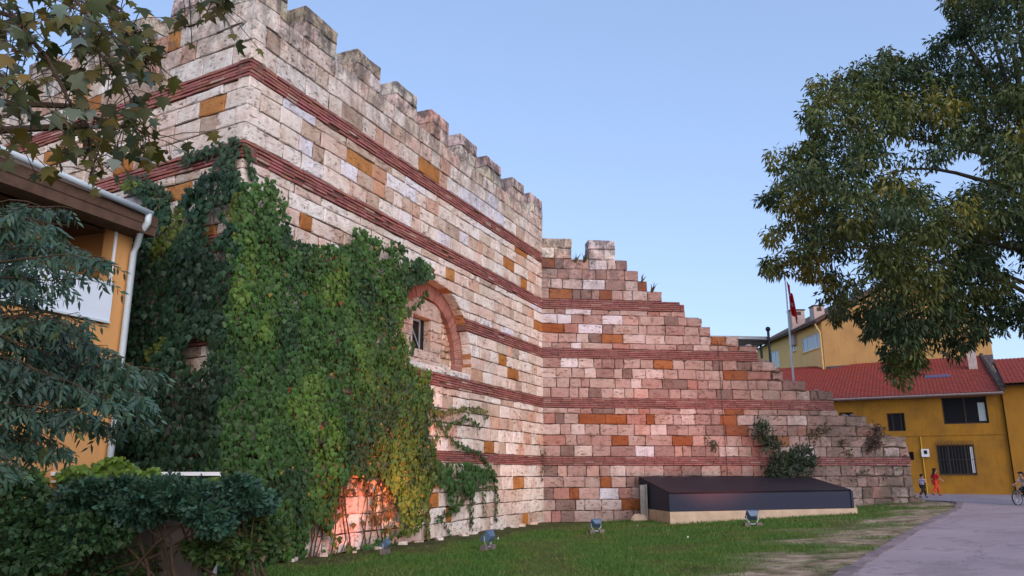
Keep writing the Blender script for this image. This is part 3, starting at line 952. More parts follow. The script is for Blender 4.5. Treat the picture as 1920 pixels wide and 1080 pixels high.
def vary(c, a=.25):
    k = rng.uniform(1 - a, 1 + a)
    return (c[0] * k * rng.uniform(.85, 1.15), c[1] * k, c[2] * k * rng.uniform(.8, 1.2))

def colA(s, z):
    n = mnoise.noise(Vector((s * .8, z * .55, 11))) + .5 * mnoise.noise(Vector((s * 2.1, z * 1.6, 5)))
    c = (0.038, 0.092, 0.020)
    if n > .36: c = (0.088, 0.160, 0.026)
    elif n > .08: c = (0.052, 0.118, 0.022)
    elif n < -.3: c = (0.022, 0.058, 0.020)
    r = rng.random()
    if r < .0015: c = (0.26, 0.045, 0.02)
    elif r < .006: c = (0.22, 0.16, 0.03)
    return vary(c)

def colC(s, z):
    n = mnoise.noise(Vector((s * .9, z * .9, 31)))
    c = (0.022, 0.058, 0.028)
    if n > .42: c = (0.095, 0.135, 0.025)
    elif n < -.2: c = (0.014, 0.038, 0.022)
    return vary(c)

def cat5(*L):
    return [sum((list(l[i]) for l in L), []) for i in range(5)]

A_px = [(462, 345), (480, 335), (500, 368), (512, 415), (535, 445), (560, 455), (600, 462), (640, 458), (648, 435), (668, 430), (690, 442), (728, 455), (735, 482), (770, 490), (800, 495), (808, 515), (790, 528), (765, 530), (755, 548), (742, 575), (742, 620), (748, 655), (762, 682), (786, 694), (797, 725), (795, 765), (796, 800), (802, 850), (803, 885), (796, 925), (778, 955), (770, 985), (748, 1012), (728, 1008), (735, 970), (726, 915), (690, 893), (645, 893), (618, 915), (608, 965), (604, 990), (575, 1000), (560, 985), (545, 1030), (500, 1052), (420, 1060), (425, 800), (440, 600), (455, 450)]
A_poly = [FA.px(*p) for p in A_px]
A_poly = [(max(SCORN - .1, s), z) for s, z in A_poly[:-4]] + [(SCORN - .30, -.05), (SCORN - .30, A_poly[0][1] - .1)]
A_hole = [(*FA.px(706, 477), .22, .16), (*FA.px(637, 727), .10, .09), (*FA.px(575, 1010), .35, .2)]
ivA = ivy_sheet(FA, [A_poly], A_hole, 640, .28, .090, colA)
skirt = ivy_sheet(FA, [[FA.px(*p) for p in [(545, 985), (575, 1000), (615, 970), (720, 985), (745, 1035), (640, 1045), (560, 1050), (510, 1050)]]], [(*FA.px(665, 985), .9, .35), (*FA.px(590, 1015), .4, .25)], 120, .16, .12, colA)
hang = ivy_sheet(FA, [[FA.px(*p) for p in [(803, 860), (830, 868), (880, 868), (922, 880), (925, 900), (905, 902), (885, 905), (878, 930), (868, 928), (862, 910), (848, 930), (845, 955), (838, 950), (832, 915), (815, 905), (800, 890)]]], [], 260, .16, .12, lambda s, z: vary((0.035, 0.085, 0.02)), .06)
dry = ivy_sheet(FA, [[FA.px(*p) for p in [(600, 880), (735, 880), (738, 1000), (700, 985), (640, 975), (600, 985)]]], [(*FA.px(662, 945), .45, .30)], 150, .14, .10, lambda s, z: vary((.085, .075, .02) if rng.random() < .5 else (.10, .05, .02), .4))
st_all, parts5 = MB(), [ivA, skirt, hang, dry]
yel = lambda s, z: vary((0.105, 0.115, 0.022), .35)
grn = lambda s, z: vary((0.045, 0.085, 0.02), .3)
for pl_, cf, dn in [([(797, 762), (830, 772), (868, 764), (900, 766), (911, 780)], yel, 30), ([(800, 785), (835, 800), (850, 790), (872, 783), (896, 800)], grn, 30), ([(800, 745), (806, 770), (820, 795), (835, 815), (862, 836), (895, 848), (912, 872), (925, 900), (927, 930), (926, 975)], grn, 34),
                  ([(880, 868), (881, 910), (879, 950), (880, 995)], grn, 40), ([(905, 900), (904, 930), (904, 965)], grn, 18), ([(812, 972), (835, 962), (858, 945), (865, 930)], grn, 40), ([(830, 985), (840, 1000), (846, 1012)], grn, 22), ([(880, 918), (905, 915), (925, 912)], grn, 22),
                  ([(798, 930), (796, 965), (799, 1018)], yel, 50), ([(797, 840), (812, 830), (818, 812)], yel, 40), ([(800, 880), (812, 850), (803, 820)], yel, 40),
                  ([(795, 545), (782, 566), (766, 580), (752, 592)], grn, 60), ([(765, 632), (770, 650), (765, 668)], grn, 45), ([(470, 340), (462, 300), (452, 262)], lambda s, z: vary((0.04, .075, .025)), 60)]:
    l5, st = strand(FA, [FA.px(*p) for p in pl_], .105, cf, dn)
    parts5.append(l5); st_all.add(st.v, st.f); st_all.c[-len(st.f):] = st.c
# woody stems near the ground
for k in range(18):
    s_ = rng.uniform(-12.3, -9.2)
    pts_ = [(s_, 0.0)]
    for q in range(7): pts_.append((pts_[-1][0] + rng.uniform(-.18, .18), pts_[-1][1] + rng.uniform(.2, .42)))
    st_all.tube([FA.pt(a, b, .05 + .02 * math.sin(b * 3)) for a, b in pts_], [.018 - .0018 * i for i in range(8)], 5, (.17, .085, .05))
ivy1 = thing('ivy', FA.pt(-11.5, 0), 'bright green creeper covering the sunlit tower flank up to the arched window', 'ivy')
leaf_mesh('foliage', 'ivy', *cat5(*parts5), M['leaf'], ivy1)
st_all.build('stem', M['twig'], ivy1)

C_px = [(470, 345), (440, 335), (432, 330), (405, 342), (395, 360), (345, 395), (325, 385), (300, 365), (292, 345), (262, 342), (255, 350), (285, 372), (290, 400), (292, 425), (272, 450), (246, 510), (236, 570), (220, 640), (205, 720), (196, 800), (190, 900), (190, 960), (460, 960), (470, 700)]
C_poly = [FC.px(*p) for p in C_px]
C_poly = [(max(-.22, s), z) for s, z in C_poly[:-2]] + [(-.30, .2), (-.30, C_poly[0][1])]
C_hole = [(*FC.px(422, 428), .20, .15), (*FC.px(392, 660), .36, .26), (*FC.px(440, 482), .13, .09), (*FC.px(283, 585), .12, .10)]
ivC = ivy_sheet(FC, [C_poly], C_hole, 520, .34, .105, colC)
st_c, partsC = MB(), [ivC]
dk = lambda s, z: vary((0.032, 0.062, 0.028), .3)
for pl_, dn, spd in [([(440, 345), (436, 310), (438, 285), (442, 262)], 150, .10), ([(436, 276), (410, 280), (380, 290), (350, 300)], 90, .06), ([(330, 375), (300, 350), (270, 340), (245, 342)], 70, .07), ([(290, 365), (262, 352), (240, 356)], 45, .06), ([(440, 300), (400, 330), (380, 352)], 90, .10)]:
    l5, st = strand(FC, [FC.px(*p) for p in pl_], .12, dk, dn, spd)
    partsC.append(l5); st_c.add(st.v, st.f); st_c.c[-len(st.f):] = st.c
ivy2 = thing('ivy', FC.pt(2.0, 0), 'dark green creeper on the shaded tower front behind the orange house', 'ivy')
leaf_mesh('foliage', 'ivy', *cat5(*partsC), M['leaf'], ivy2)
st_c.build('stem', M['twig'], ivy2)

# pale stones lying along the tower foot
for k in range(14):
    s_ = -12.4 + k * .88 + rng.uniform(-.25, .25)
    r_ = rng.uniform(.05, .12)
    p_ = FA.pt(s_, 0.0, rng.uniform(.06, .22))
    m = MB()
    hx, hy, hz_ = r_ * rng.uniform(1.0, 1.7), r_, r_ * rng.uniform(.6, .9)
    an = rng.uniform(0, 3)
    P8 = []
    for zz in (-hz_, hz_):
        for (x_, y_) in ((-1, -1), (1, -1), (1, 1), (-1, 1)):
            x2, y2 = x_ * hx * rng.uniform(.65, 1.05), y_ * hy * rng.uniform(.65, 1.05)
            P8.append((p_[0] + x2 * math.cos(an) - y2 * math.sin(an), p_[1] + x2 * math.sin(an) + y2 * math.cos(an), p_[2] + zz * rng.uniform(.7, 1.0)))
    m.hexa(P8, pick(PALE[:4]))
    tag(m.build('stone_block', M['stoneA']), 'pale broken stone lying in the grass at the foot of the tower', 'stone', 'pale broken stones along the tower foot')

# ------------------------------------------------------------------ houses
def facade(mb, F, s0, s1, z0, z1, holes, t=.2, o=0.0, col=None):
    """wall sheet with window openings and their reveals"""
    S = sorted({s0, s1, *[h[0] for h in holes], *[h[1] for h in holes]})
    Z = sorted({z0, z1, *[h[2] for h in holes], *[h[3] for h in holes]})
    for i in range(len(S) - 1):
        for j in range(len(Z) - 1):
            a, b = (S[i] + S[i + 1]) / 2, (Z[j] + Z[j + 1]) / 2
            if any(h[0] < a < h[1] and h[2] < b < h[3] for h in holes): continue
            mb.quad(F.pt(S[i], Z[j], o), F.pt(S[i + 1], Z[j], o), F.pt(S[i + 1], Z[j + 1], o), F.pt(S[i], Z[j + 1], o), col)
    for (a, b, c, d) in [h[:4] for h in holes]:
        mb.quad(F.pt(a, c, o), F.pt(a, c, o - t), F.pt(a, d, o - t), F.pt(a, d, o), col)
        mb.quad(F.pt(b, c, o), F.pt(b, c, o - t), F.pt(b, d, o - t), F.pt(b, d, o), col)
        mb.quad(F.pt(a, c, o), F.pt(b, c, o), F.pt(b, c, o - t), F.pt(a, c, o - t), col)
        mb.quad(F.pt(a, d, o), F.pt(b, d, o), F.pt(b, d, o - t), F.pt(a, d, o - t), col)

def window(F, h, parent, fmat, gmat, o=-.10, bars=1, fw=.06, name='window', sill=None):
    a, b, c, d = h[:4]
    m = MB()
    m.fbox(F, a, a + fw, c, d, o - .05, o); m.fbox(F, b - fw, b, c, d, o - .05, o)
    m.fbox(F, a + fw, b - fw, c, c + fw, o - .05, o); m.fbox(F, a + fw, b - fw, d - fw, d, o - .05, o)
    for k in range(1, bars + 1):
        s = a + (b - a) * (k / (bars + 1) if bars != 2 else (.30 if k == 1 else .78))
        m.fbox(F, s - fw / 2, s + fw / 2, c + fw, d - fw, o - .05, o)
    w = m.build(name, fmat, parent)
    g_ = MB(); g_.quad(F.pt(a, c, o - .03), F.pt(b, c, o - .03), F.pt(b, d, o - .03), F.pt(a, d, o - .03))
    g_.build('pane', gmat, w)
    if sill:
        q = MB(); q.fbox(F, a - .06, b + .06, c - .07, c, -.05, .07); q.build('sill', sill, w)
    return w

def tiled_roof(name, corners, mat, parent, pitch=.22, row=.34, amp=.035):
    """pantile sheet between eave-left, eave-right, ridge-right, ridge-left"""
    A, B, C, D = [Vector(tuple(p)) for p in corners]
    nu = max(4, int((B - A).length / pitch * 4)); nv = max(2, int((D - A).length / row))
    nrm = (B - A).cross(D - A).normalized()
    if nrm.z < 0: nrm.negate()
    m = MB(); vs = []
    for j in range(nv):
        for e in (0, 1):
            v = (j + e * .999) / nv
            for i in range(nu + 1):
                u = i / nu
                p = (A * (1 - u) + B * u) * (1 - v) + (D * (1 - u) + C * u) * v
                w = amp * abs(math.sin(i / 4 * math.pi)) + (.030 if e == 0 else 0) + mnoise.noise(Vector((i * .13, j * 1.7, 2))) * .012
                vs.append(tuple(p + nrm * w))
    fs = [((r) * (nu + 1) + i, (r) * (nu + 1) + i + 1, (r + 1) * (nu + 1) + i + 1, (r + 1) * (nu + 1) + i) for r in range(2 * nv - 1) for i in range(nu)]
    cols = []
    m.v = vs
    for f in fs:
        r = f[0] // (nu + 1)
        k = 1 + .22 * mnoise.noise(Vector(((f[0] % (nu + 1)) // 4 * 1.3, r // 2 * 1.9, 6)))
        m.f.append(f); m.c.append((.25 * k, .040 * k, .028 * k))
    return m.build(name, mat, parent, smooth=False)

t = NT('red_pantile', .75, .3); g = t.geo()
c = t.mix(t.math('MULTIPLY', t.ramp(t.noise(g, 1.6, 7, .7), [(.45, 0), (.7, 1)]), .55), t.col(), (.16, .055, .04))
c = t.mix(t.ramp(t.noise(g, 4.0, 7, .7), [(.60, 0), (.74, .55)]), c, (.34, .16, .11))
t.base(c); t.bump(t.noise(g, 20, 5), .2, .01); M['tile'] = t.m

# ---- yellow house beyond the ruined wall
HG = gnd(1770, 927)
FY = Frame(HG, 119)
hz0, heave = .2, 6.38
W1 = (.48, 2.82, 4.44, 6.02); W2 = (-2.60, -1.62, 4.10, 5.20); W3 = (-.09, 1.84, 1.49, 3.20); W4 = (-1.75, -1.35, 2.35, 2.85); W5 = (-5.35, -4.55, 5.0, 5.35)
house = thing('yellow_house', FY.pt(-2, .35), 'deep yellow two storey house with red tile roof behind the end of the ruined wall', 'house')
m = MB()
holes = [W1, W2, W3, W4, W5]
facade(m, FY, -11, 3.62, hz0, heave, holes, .22)
m.quad(FY.pt(-11, hz0, 0), FY.pt(-11, hz0, -8), FY.pt(-11, heave, -8), FY.pt(-11, heave, 0))
m.quad(FY.pt(3.62, hz0, 0), FY.pt(3.62, hz0, -8), FY.pt(3.62, heave, -8), FY.pt(3.62, heave, 0))
m.quad(FY.pt(-11, hz0, -8), FY.pt(3.62, hz0, -8), FY.pt(3.62, heave, -8), FY.pt(-11, heave, -8))
m.build('wall', M['yellow_plaster'], house)
for h in (W1, W4, W5): window(FY, h, house, M['dark_wood'], M['glass'], -.14, 1 if h is W1 else 0, .07)
window(FY, W2, house, M['dark_wood'], M['glass'], -.14, 2, .06)
w3 = window(FY, W3, house, M['dark_wood'], M['glass'], -.14, 2, .07)
gr_ = MB()
for k in range(13):
    s_ = W3[0] - .03 + (W3[1] - W3[0] + .06) * k / 12
    gr_.tube([FY.pt(s_, W3[2] - .05, .10), FY.pt(s_, W3[3] + .18, .10)], .012, 5)
    if k < 12: gr_.tube([FY.pt(s_ + .02, W3[3] + .14, .10), FY.pt(s_ + .08, W3[3] + .30, .10), FY.pt(s_ + .14, W3[3] + .14, .10)], .009, 4)
for z_ in (W3[2] - .02, (W3[2] + W3[3]) / 2, W3[3] + .04): gr_.tube([FY.pt(W3[0] - .05, z_, .11), FY.pt(W3[1] + .05, z_, .11)], .014, 5)
gr_.build('window_grille', M['iron'], w3)
cu = MB(); cu.fbox(FY, W1[1] - .48, W1[1] - .12, W1[2] + .15, W1[3] - .35, -.165, -.15); cu.build('curtain', M['pale_glass'], house)
cu = MB(); cu.fbox(FY, W3[1] - .20, W3[1] - .05, W3[2] + .10, W3[3] - .1, -.10, -.085); cu.build('open_shutter', M['white_paint'], house)
ins = MB(); ins.quad(FY.pt(-6, 1, -.6), FY.pt(3.4, 1, -.6), FY.pt(3.4, 6.2, -.6), FY.pt(-6, 6.2, -.6)); ins.build('dark_room', M['dark'], house)
ct = MB(); ct.fbox(FY, -3.2, 3.6, 3.78, 3.86, -.02, .04); ct.build('string_course', M['yellow_plaster'], house)
pp = MB(); a_ = FY.px(1728, 838); b_ = FY.px(1733, 895)
pp.tube([FY.pt(a_[0], a_[1] + .6, .05), FY.pt(a_[0], a_[1], .05), FY.pt(a_[0] + .02, .4, .05)], .035, 6); pp.build('pipe', simple('yellow_pipe', (.55, .33, .03), .5, .3, .1), house)
mt = MB(); a_ = FY.px(1735, 849); mt.fbox(FY, a_[0] - .21, a_[0] + .21, a_[1] - .24, a_[1] + .22, 0, .17); mo = mt.build('meter_box', M['white_paint'], house)
md = MB(); md.fbox(FY, a_[0] - .07, a_[0] + .11, a_[1] - .08, a_[1] + .14, .172, .18); md.build('dial', M['dark'], mo)
K = at(1548, 690, 58.0)
dK = -float((np.array([K[0], K[1], 0]) - FY.o) @ FY.n)            # how far behind the facade the tall house stands
slope = (K[2] - .12 - heave) / dK
OV = .55
def rz(inn): return heave + slope * inn
LD = 9.6
tiled_roof('roof', [FY.pt(-11.3, rz(-OV), OV), FY.pt(3.75, rz(-OV), OV), FY.pt(3.3, rz(LD), -LD), FY.pt(-11.3, rz(LD), -LD)], M['tile'], house)
m = MB()
m.quad(FY.pt(-11.3, rz(-OV) - .09, OV), FY.pt(3.72, rz(-OV) - .09, OV), FY.pt(3.3, rz(LD) - .09, -LD), FY.pt(-11.3, rz(LD) - .09, -LD))
m.fbox(FY, -11.3, 3.72, rz(-OV) - .16, rz(-OV) + .0, OV - .03, OV)
m.quad(FY.pt(-11.3, heave, 0), FY.pt(-11.3, heave, -LD), FY.pt(-11.3, rz(LD), -LD), FY.pt(-11.3, heave, -.01))
m.quad(FY.pt(-11.3, .2, -LD), FY.pt(3.3, .2, -LD), FY.pt(3.3, rz(LD) - .05, -LD), FY.pt(-11.3, rz(LD) - .05, -LD))
m.build('eave', simple('grey_eave', (.17, .12, .11), .9, .1, .2), house)
gt = MB(); gt.tube([FY.pt(-11.2, rz(-OV) - .05, OV + .06), FY.pt(3.7, rz(-OV) - .05, OV + .06)], .065, 8); gt.build('gutter', simple('stained_gutter', (.28, .21, .20), .7, .2, .2), house)
ch = MB(); cpx = at(1826, 690, 51.0)
inn = -float((cpx - FY.o) @ FY.n); cs_ = float((cpx - FY.o) @ FY.d)
ch.fbox(FY, cs_ - .28, cs_ + .22, rz(inn) - .3, rz(inn) + 1.55, -inn - .5, -inn); cho = ch.build('chimney', simple('pale_chimney', (.45, .38, .36), .9, .1, .2, 3, .3), house)
ch = MB(); ch.fbox(FY, cs_ - .33, cs_ + .27, rz(inn) + 1.55, rz(inn) + 1.68, -inn - .55, -inn + .05); ch.fbox(FY, cs_ - .2, cs_ + .14, rz(inn) + 1.68, rz(inn) + 1.9, -inn - .42, -inn - .08); ch.build('chimney_cap', M['dark_wood'], cho)
sk = MB(); a0 = rz(4.2); sk.quad(FY.pt(-.3, rz(3.6) + .06, -3.6), FY.pt(1.2, rz(3.6) + .06, -3.6), FY.pt(1.2, rz(4.3) + .06, -4.3), FY.pt(-.3, rz(4.3) + .06, -4.3)); sk.build('roof_patch', simple('blue_sheet', (.07, .07, .16), .6, .3, .2), house)
vg = MB(); vg.tube([FY.pt(3.72, rz(-OV) + .12, OV), FY.pt(3.5, rz(LD * .5) + .16, -LD * .5), FY.pt(3.3, rz(LD) + .1, -LD)], [.16, .20, .14], 7); vg.build('roof_verge', simple('mossy_verge', (.09, .07, .06), .95, .1, .4, 3, .8), house)

# ---- its neighbour on the right, mostly outside the picture
wing = thing('yellow_house', FY.pt(7, .35), 'yellow house with red roof at the right edge, next to the deep yellow one', 'house')
W6 = (5.0, 6.6, 4.7, 6.1); W7 = (4.75, 6.4, 1.6, 3.1)
m = MB(); facade(m, FY, 3.66, 12, hz0, 6.7, [W6, W7], .2, .22)
m.quad(FY.pt(3.66, hz0, .22), FY.pt(3.66, hz0, -8), FY.pt(3.66, 6.7, -8), FY.pt(3.66, 6.7, .22)); m.quad(FY.pt(12, hz0, .22), FY.pt(12, hz0, -8), FY.pt(12, 6.7, -8), FY.pt(12, 6.7, .22)); m.quad(FY.pt(3.66, hz0, -8), FY.pt(12, hz0, -8), FY.pt(12, 6.7, -8), FY.pt(3.66, 6.7, -8))
m.build('wall', plaster('wing_plaster', (.34, .165, .025), (.2, .10, .03), .4), wing)
FYw = Frame(np.array(FY.pt(0, 0, .22)), 119)
for h in (W6, W7): window(FYw, h, wing, M['white_paint'], M['pale_glass'], -.10, 1, .07)
tiled_roof('roof', [FY.pt(3.8, 6.62, .75), FY.pt(12.3, 6.62, .75), FY.pt(12.3, 6.75 + slope * 6.5, -6.5), FY.pt(3.8, 6.75 + slope * 6.5, -6.5)], M['tile'], wing)
m = MB(); m.quad(FY.pt(3.7, 6.5, .75), FY.pt(12.3, 6.5, .75), FY.pt(12.3, 6.6 + slope * 6.5, -6.5), FY.pt(3.7, 6.6 + slope * 6.5, -6.5)); m.build('eave', M['dark_wood'], wing)

# ---- tall ochre house behind
FR_, FL_ = Frame(K, 86), Frame(K, -4, flip=True)
tall = thing('ochre_house', (K[0] + 5, K[1] + 4, .35), 'tall ochre house with gable roof, white windows and chimneys rising behind the red roof', 'house')
ez = FL_.px(1535, 601)[1] - .2
span = FR_.px(1858, 640)[0]
pk = ez + 3.4
L_ = 13.0
WA = (*sorted((FL_.px(1502, 635)[0], FL_.px(1539, 622)[0])), FL_.px(1520, 657)[1], FL_.px(1520, 629)[1])
WB = (*sorted((FL_.px(1482, 643)[0], FL_.px(1491, 640)[0])), FL_.px(1487, 659)[1], FL_.px(1487, 642)[1])
WC = (*sorted((FL_.px(1443, 661)[0], FL_.px(1459, 655)[0])), FL_.px(1452, 691)[1], FL_.px(1452, 658)[1])
m = MB()
facade(m, FL_, 0, L_, 0, ez, [WA, WB, WC], .18)
mg = MB(); mg.add([FR_.pt(0, 0), FR_.pt(span, 0), FR_.pt(span, ez), FR_.pt(span / 2, pk), FR_.pt(0, ez)], [(0, 1, 2, 3, 4)]); mg.build('gable_wall', plaster('shaded_stained_gable', (.36, .215, .085), (.22, .13, .06), .5), tall)  # gable's shade painted as a darker ochre base; the streaks are stains
m.add([FR_.pt(0, 0, -L_), FR_.pt(span, 0, -L_), FR_.pt(span, ez, -L_), FR_.pt(span / 2, pk, -L_), FR_.pt(0, ez, -L_)], [(4, 3, 2, 1, 0)])
m.quad(FR_.pt(span, 0), FR_.pt(span, 0, -L_), FR_.pt(span, ez, -L_), FR_.pt(span, ez))
m.build('wall', M['lit_ochre_plaster'], tall)
for h, nb_ in ((WA, 2), (WB, 1), (WC, 1)): window(FL_, h, tall, M['white_paint'], M['pale_glass'], -.06, nb_, .09, sill=M['lit_ochre_plaster'])
m = MB()
e_ = .55
for (sa_, za_, sb_, zb_) in ((-e_, ez - .1, span / 2, pk + .22), (span / 2, pk + .22, span + e_, ez - .1)):
    m.hexa([FR_.pt(sa_, za_, .25), FR_.pt(sb_, zb_, .25), FR_.pt(sb_, zb_, -L_ - .3), FR_.pt(sa_, za_, -L_ - .3), FR_.pt(sa_, za_ + .22, .25), FR_.pt(sb_, zb_ + .22, .25), FR_.pt(sb_, zb_ + .22, -L_ - .3), FR_.pt(sa_, za_ + .22, -L_ - .3)])
m.build('roof', M['brown_wood'], tall)
dp = MB(); dp.tube([FL_.pt(.16, ez - .1, .45), FL_.pt(.16, ez - .45, .30), FL_.pt(.16, ez - .8, .10), FL_.pt(.16, 1.0, .10)], .075, 8); dp.build('downspout', simple('ochre_pipe', (.58, .40, .17), .6, .3, .1), tall)
for (x0, x1, yt, yb, Yc) in ((1487, 1508, 582, 625, 62.5), (1529, 1545, 574, 615, 60.0)):
    a_, b_ = at(x0, yb, Yc), at(x1, yt, Yc)
    m = MB(); m.box(((a_[0] + b_[0]) / 2, Yc + .45, (b_[2] + ez - 1) / 2), (b_[0] - a_[0], .9, b_[2] - ez + 1)); co = m.build('chimney', simple('rose_render', (.48, .37, .34), .9, .1, .12, 3, .2), tall)
    m = MB(); m.box(((a_[0] + b_[0]) / 2, Yc + .45, b_[2] + .05), (b_[0] - a_[0] + .12, 1.0, .1)); m.box(((a_[0] + b_[0]) / 2, Yc - .002, b_[2] - .25), ((b_[0] - a_[0]) * .45, .02, .3)); m.build('chimney_cap', M['dark_wood'], co)
fl = MB()
a_, b_ = FR_.px(1550, 693), FR_.px(1861, 672)
fl.hexa([FR_.pt(a_[0], a_[1] - .5, .10), FR_.pt(b_[0], b_[1] - .5, .10), FR_.pt(b_[0], b_[1] - .5, .0), FR_.pt(a_[0], a_[1] - .5, .0), FR_.pt(a_[0], a_[1] + .22, .10), FR_.pt(b_[0], b_[1] + .30, .10), FR_.pt(b_[0], b_[1] + .30, .0), FR_.pt(a_[0], a_[1] + .22, .0)])
fl.build('flashing', simple('dark_flashing', (.06, .055, .075), .8, .2, .4, 2, .3), tall)

# ---- orange house on the left
PHs = at(243, 420, 12.6)
FH = Frame(PHs, 21)
oh = thing('orange_house', FH.pt(-3, 0, -2), 'orange plastered house with brown eaves and white balcony panel at the left edge', 'house')
S0, S1, ZS = -9.0, .10, 5.72
OPN = (-6.5, -.26, 3.90, ZS - .03)
m = MB()
facade(m, FH, S0, S1, -.1, ZS, [OPN, (-5.2, -4.1, 1.2, 2.6)], .25)
m.quad(FH.pt(S1, -.1), FH.pt(S1, -.1, -6.5), FH.pt(S1, ZS, -6.5), FH.pt(S1, ZS)); m.quad(FH.pt(S0, -.1), FH.pt(S0, -.1, -6.5), FH.pt(S0, ZS, -6.5), FH.pt(S0, ZS)); m.quad(FH.pt(S0, -.1, -6.5), FH.pt(S1, -.1, -6.5), FH.pt(S1, ZS, -6.5), FH.pt(S0, ZS, -6.5))
m.quad(FH.pt(-6.5, 3.9, -2.2), FH.pt(S1 - .3, 3.9, -2.2), FH.pt(S1 - .3, 5.7, -2.2), FH.pt(-6.5, 5.7, -2.2))
m.fbox(FH, -6.5, S1 - .28, 3.78, 3.895, -2.2, -.26)
m.fbox(FH, -1.18, -.95, 3.9, ZS - .22, -.9, -.7)
m.build('wall', M['orange_plaster'], oh)
dr = MB(); dr.fbox(FH, -2.9, -1.75, 3.9, 5.45, -2.19, -2.12); dr.build('balcony_door', M['dark_wood'], oh); dr = MB(); dr.fbox(FH, -5.5, -4.0, 4.2, 5.45, -2.19, -2.12); dr.build('balcony_door', M['dark_wood'], oh)
window(FH, (-5.2, -4.1, 1.2, 2.6), oh, M['white_paint'], M['glass'], -.1, 1)
so = MB(); so.quad(FH.pt(-6.5, ZS - .2, -2.2), FH.pt(S1 - .3, ZS - .2, -2.2), FH.pt(S1 - .3, ZS - .2, -.2), FH.pt(-6.5, ZS - .2, -.2)); so.tube([FH.pt(-3.8, ZS - .34, -1.3), FH.pt(-.4, ZS - .34, -1.3)], .05, 6); so.build('balcony_ceiling', M['brown_wood'], oh)
bp = MB(); pz0, pz1 = FH.px(207, 604)[1], FH.px(207, 536)[1]
bp.fbox(FH, -6.5, FH.px(208, 560)[0], pz0, pz1, -.10, .03); bpo = bp.build('balcony_panel', simple('pale_blue_panel', (.60, .68, .78), .4, .4, .05, 1.5, .03), oh)
bp = MB(); bp.fbox(FH, -6.5, FH.px(208, 560)[0] + .005, pz1 + .002, pz1 + .035, -.12, .05); bp.fbox(FH, -6.5, FH.px(208, 560)[0] + .005, pz0 - .035, pz0 - .002, -.12, .05); bp.build('panel_trim', M['grey_pvc'], bpo)
tr = MB(); tr.fbox(FH, -.275, -.235, 4.6, ZS - .05, .002, .03); tr.build('white_trim', M['white_paint'], oh)
bl = MB(); bl.fbox(FH, S0, -.85, 2.62, 2.80, 0.002, .10); bl.build('floor_band', M['white_paint'], oh)
rf = MB(); OVH = .42
gz = FH.px(285, 402, OVH)[1]
rf.hexa([FH.pt(S0 - .4, gz - .17, OVH), FH.pt(S1 + .10, gz - .20, OVH), FH.pt(S1 + .10, gz + 1.4, -3.2), FH.pt(S0 - .4, gz + 1.4, -3.2), FH.pt(S0 - .4, gz - .0, OVH), FH.pt(S1 + .10, gz - .03, OVH), FH.pt(S1 + .10, gz + 1.6, -3.2), FH.pt(S0 - .4, gz + 1.6, -3.2)])
rf.hexa([FH.pt(S0 - .4, gz + 1.4, -3.2), FH.pt(S1 + .10, gz + 1.4, -3.2), FH.pt(S1 + .10, gz - .3, -6.9), FH.pt(S0 - .4, gz - .3, -6.9), FH.pt(S0 - .4, gz + 1.6, -3.2), FH.pt(S1 + .10, gz + 1.6, -3.2), FH.pt(S1 + .10, gz - .1, -6.9), FH.pt(S0 - .4, gz - .1, -6.9)])
rf.add([FH.pt(S1 + .002, ZS, -.0), FH.pt(S1 + .002, ZS, -6.5), FH.pt(S1 + .002, gz + 1.4, -3.2)], [(0, 1, 2)])
rf.fbox(FH, S0, S1, ZS, gz - .05, -.18, -.01)
rf.fbox(FH, S0 - .3, S1 + .09, gz - .36, gz - .06, .012, OVH - .015)
rf.build('roof', M['brown_wood'], oh)
gt = MB(); gp = [FH.px(0, 279, OVH + .06), FH.px(140, 339, OVH + .06), FH.px(284, 401, OVH + .06)]
gl_ = [FH.pt(S0, gp[0][1] + .03, OVH + .06)] + [FH.pt(s, z, OVH + .06) for s, z in gp]
gt.tube(gl_, .055, 8); gto = gt.build('gutter', M['grey_pvc'], oh, smooth=True)
dp = MB(); ge = gp[-1]
dp.tube([FH.pt(ge[0] - .05, ge[1] - .02, OVH + .06), FH.pt(ge[0] - .05, ge[1] - .17, OVH + .05), FH.pt(ge[0] - .03, ge[1] - .32, OVH - .10), FH.pt(S1 - .02, ge[1] - .48, .14), FH.pt(S1 - .02, ge[1] - .62, .08), FH.pt(S1 - .01, 3.0, .08), FH.pt(S1, .1, .08)], .055, 8)
dp.build('downspout', M['grey_pvc'], oh, smooth=True)

# ---- garden wall with its white railing
GA, GB = at(418, 885, 12.0), at(-90, 878, 11.6)
gaz = math.degrees(math.atan2(GB[0] - GA[0], GB[1] - GA[1]))
FG = Frame(GA, gaz, flip=True)
GL = float(np.linalg.norm(GB[:2] - GA[:2]))
gw = thing('garden_wall', FG.pt(GL / 2, 0), 'low grey concrete garden wall overgrown by shrubs in front of the orange house', 'wall')
m = MB(); m.fbox(FG, .25, GL, -.1, .80, -.22, 0); m.build('wall_body', M['concrete'], gw)
m = MB(); m.fbox(FG, .20, GL, .802, .86, -.25, .03); m.build('coping', M['concrete'], gw)
rl = thing('railing', FG.pt(GL / 2, .86, -.1), 'white metal railing on top of the low garden wall', 'railing')
m = MB(); m.fbox(FG, 0, GL, 1.52, 1.575, -.14, -.06); m.fbox(FG, 0, GL, 1.42, 1.45, -.12, -.08); m.fbox(FG, .2, GL, .95, .98, -.12, -.08); m.build('rail', M['white_paint'], rl)
k = 0
while k * 1.3 < GL:
    m = MB(); s_ = min(GL - .05, k * 1.3 + (.0 if k else .0)); m.fbox(FG, s_, s_ + .05, .861 if k else .0, 1.519, -.13, -.07); m.build('post', M['white_paint'], rl); k += 1
m = MB()
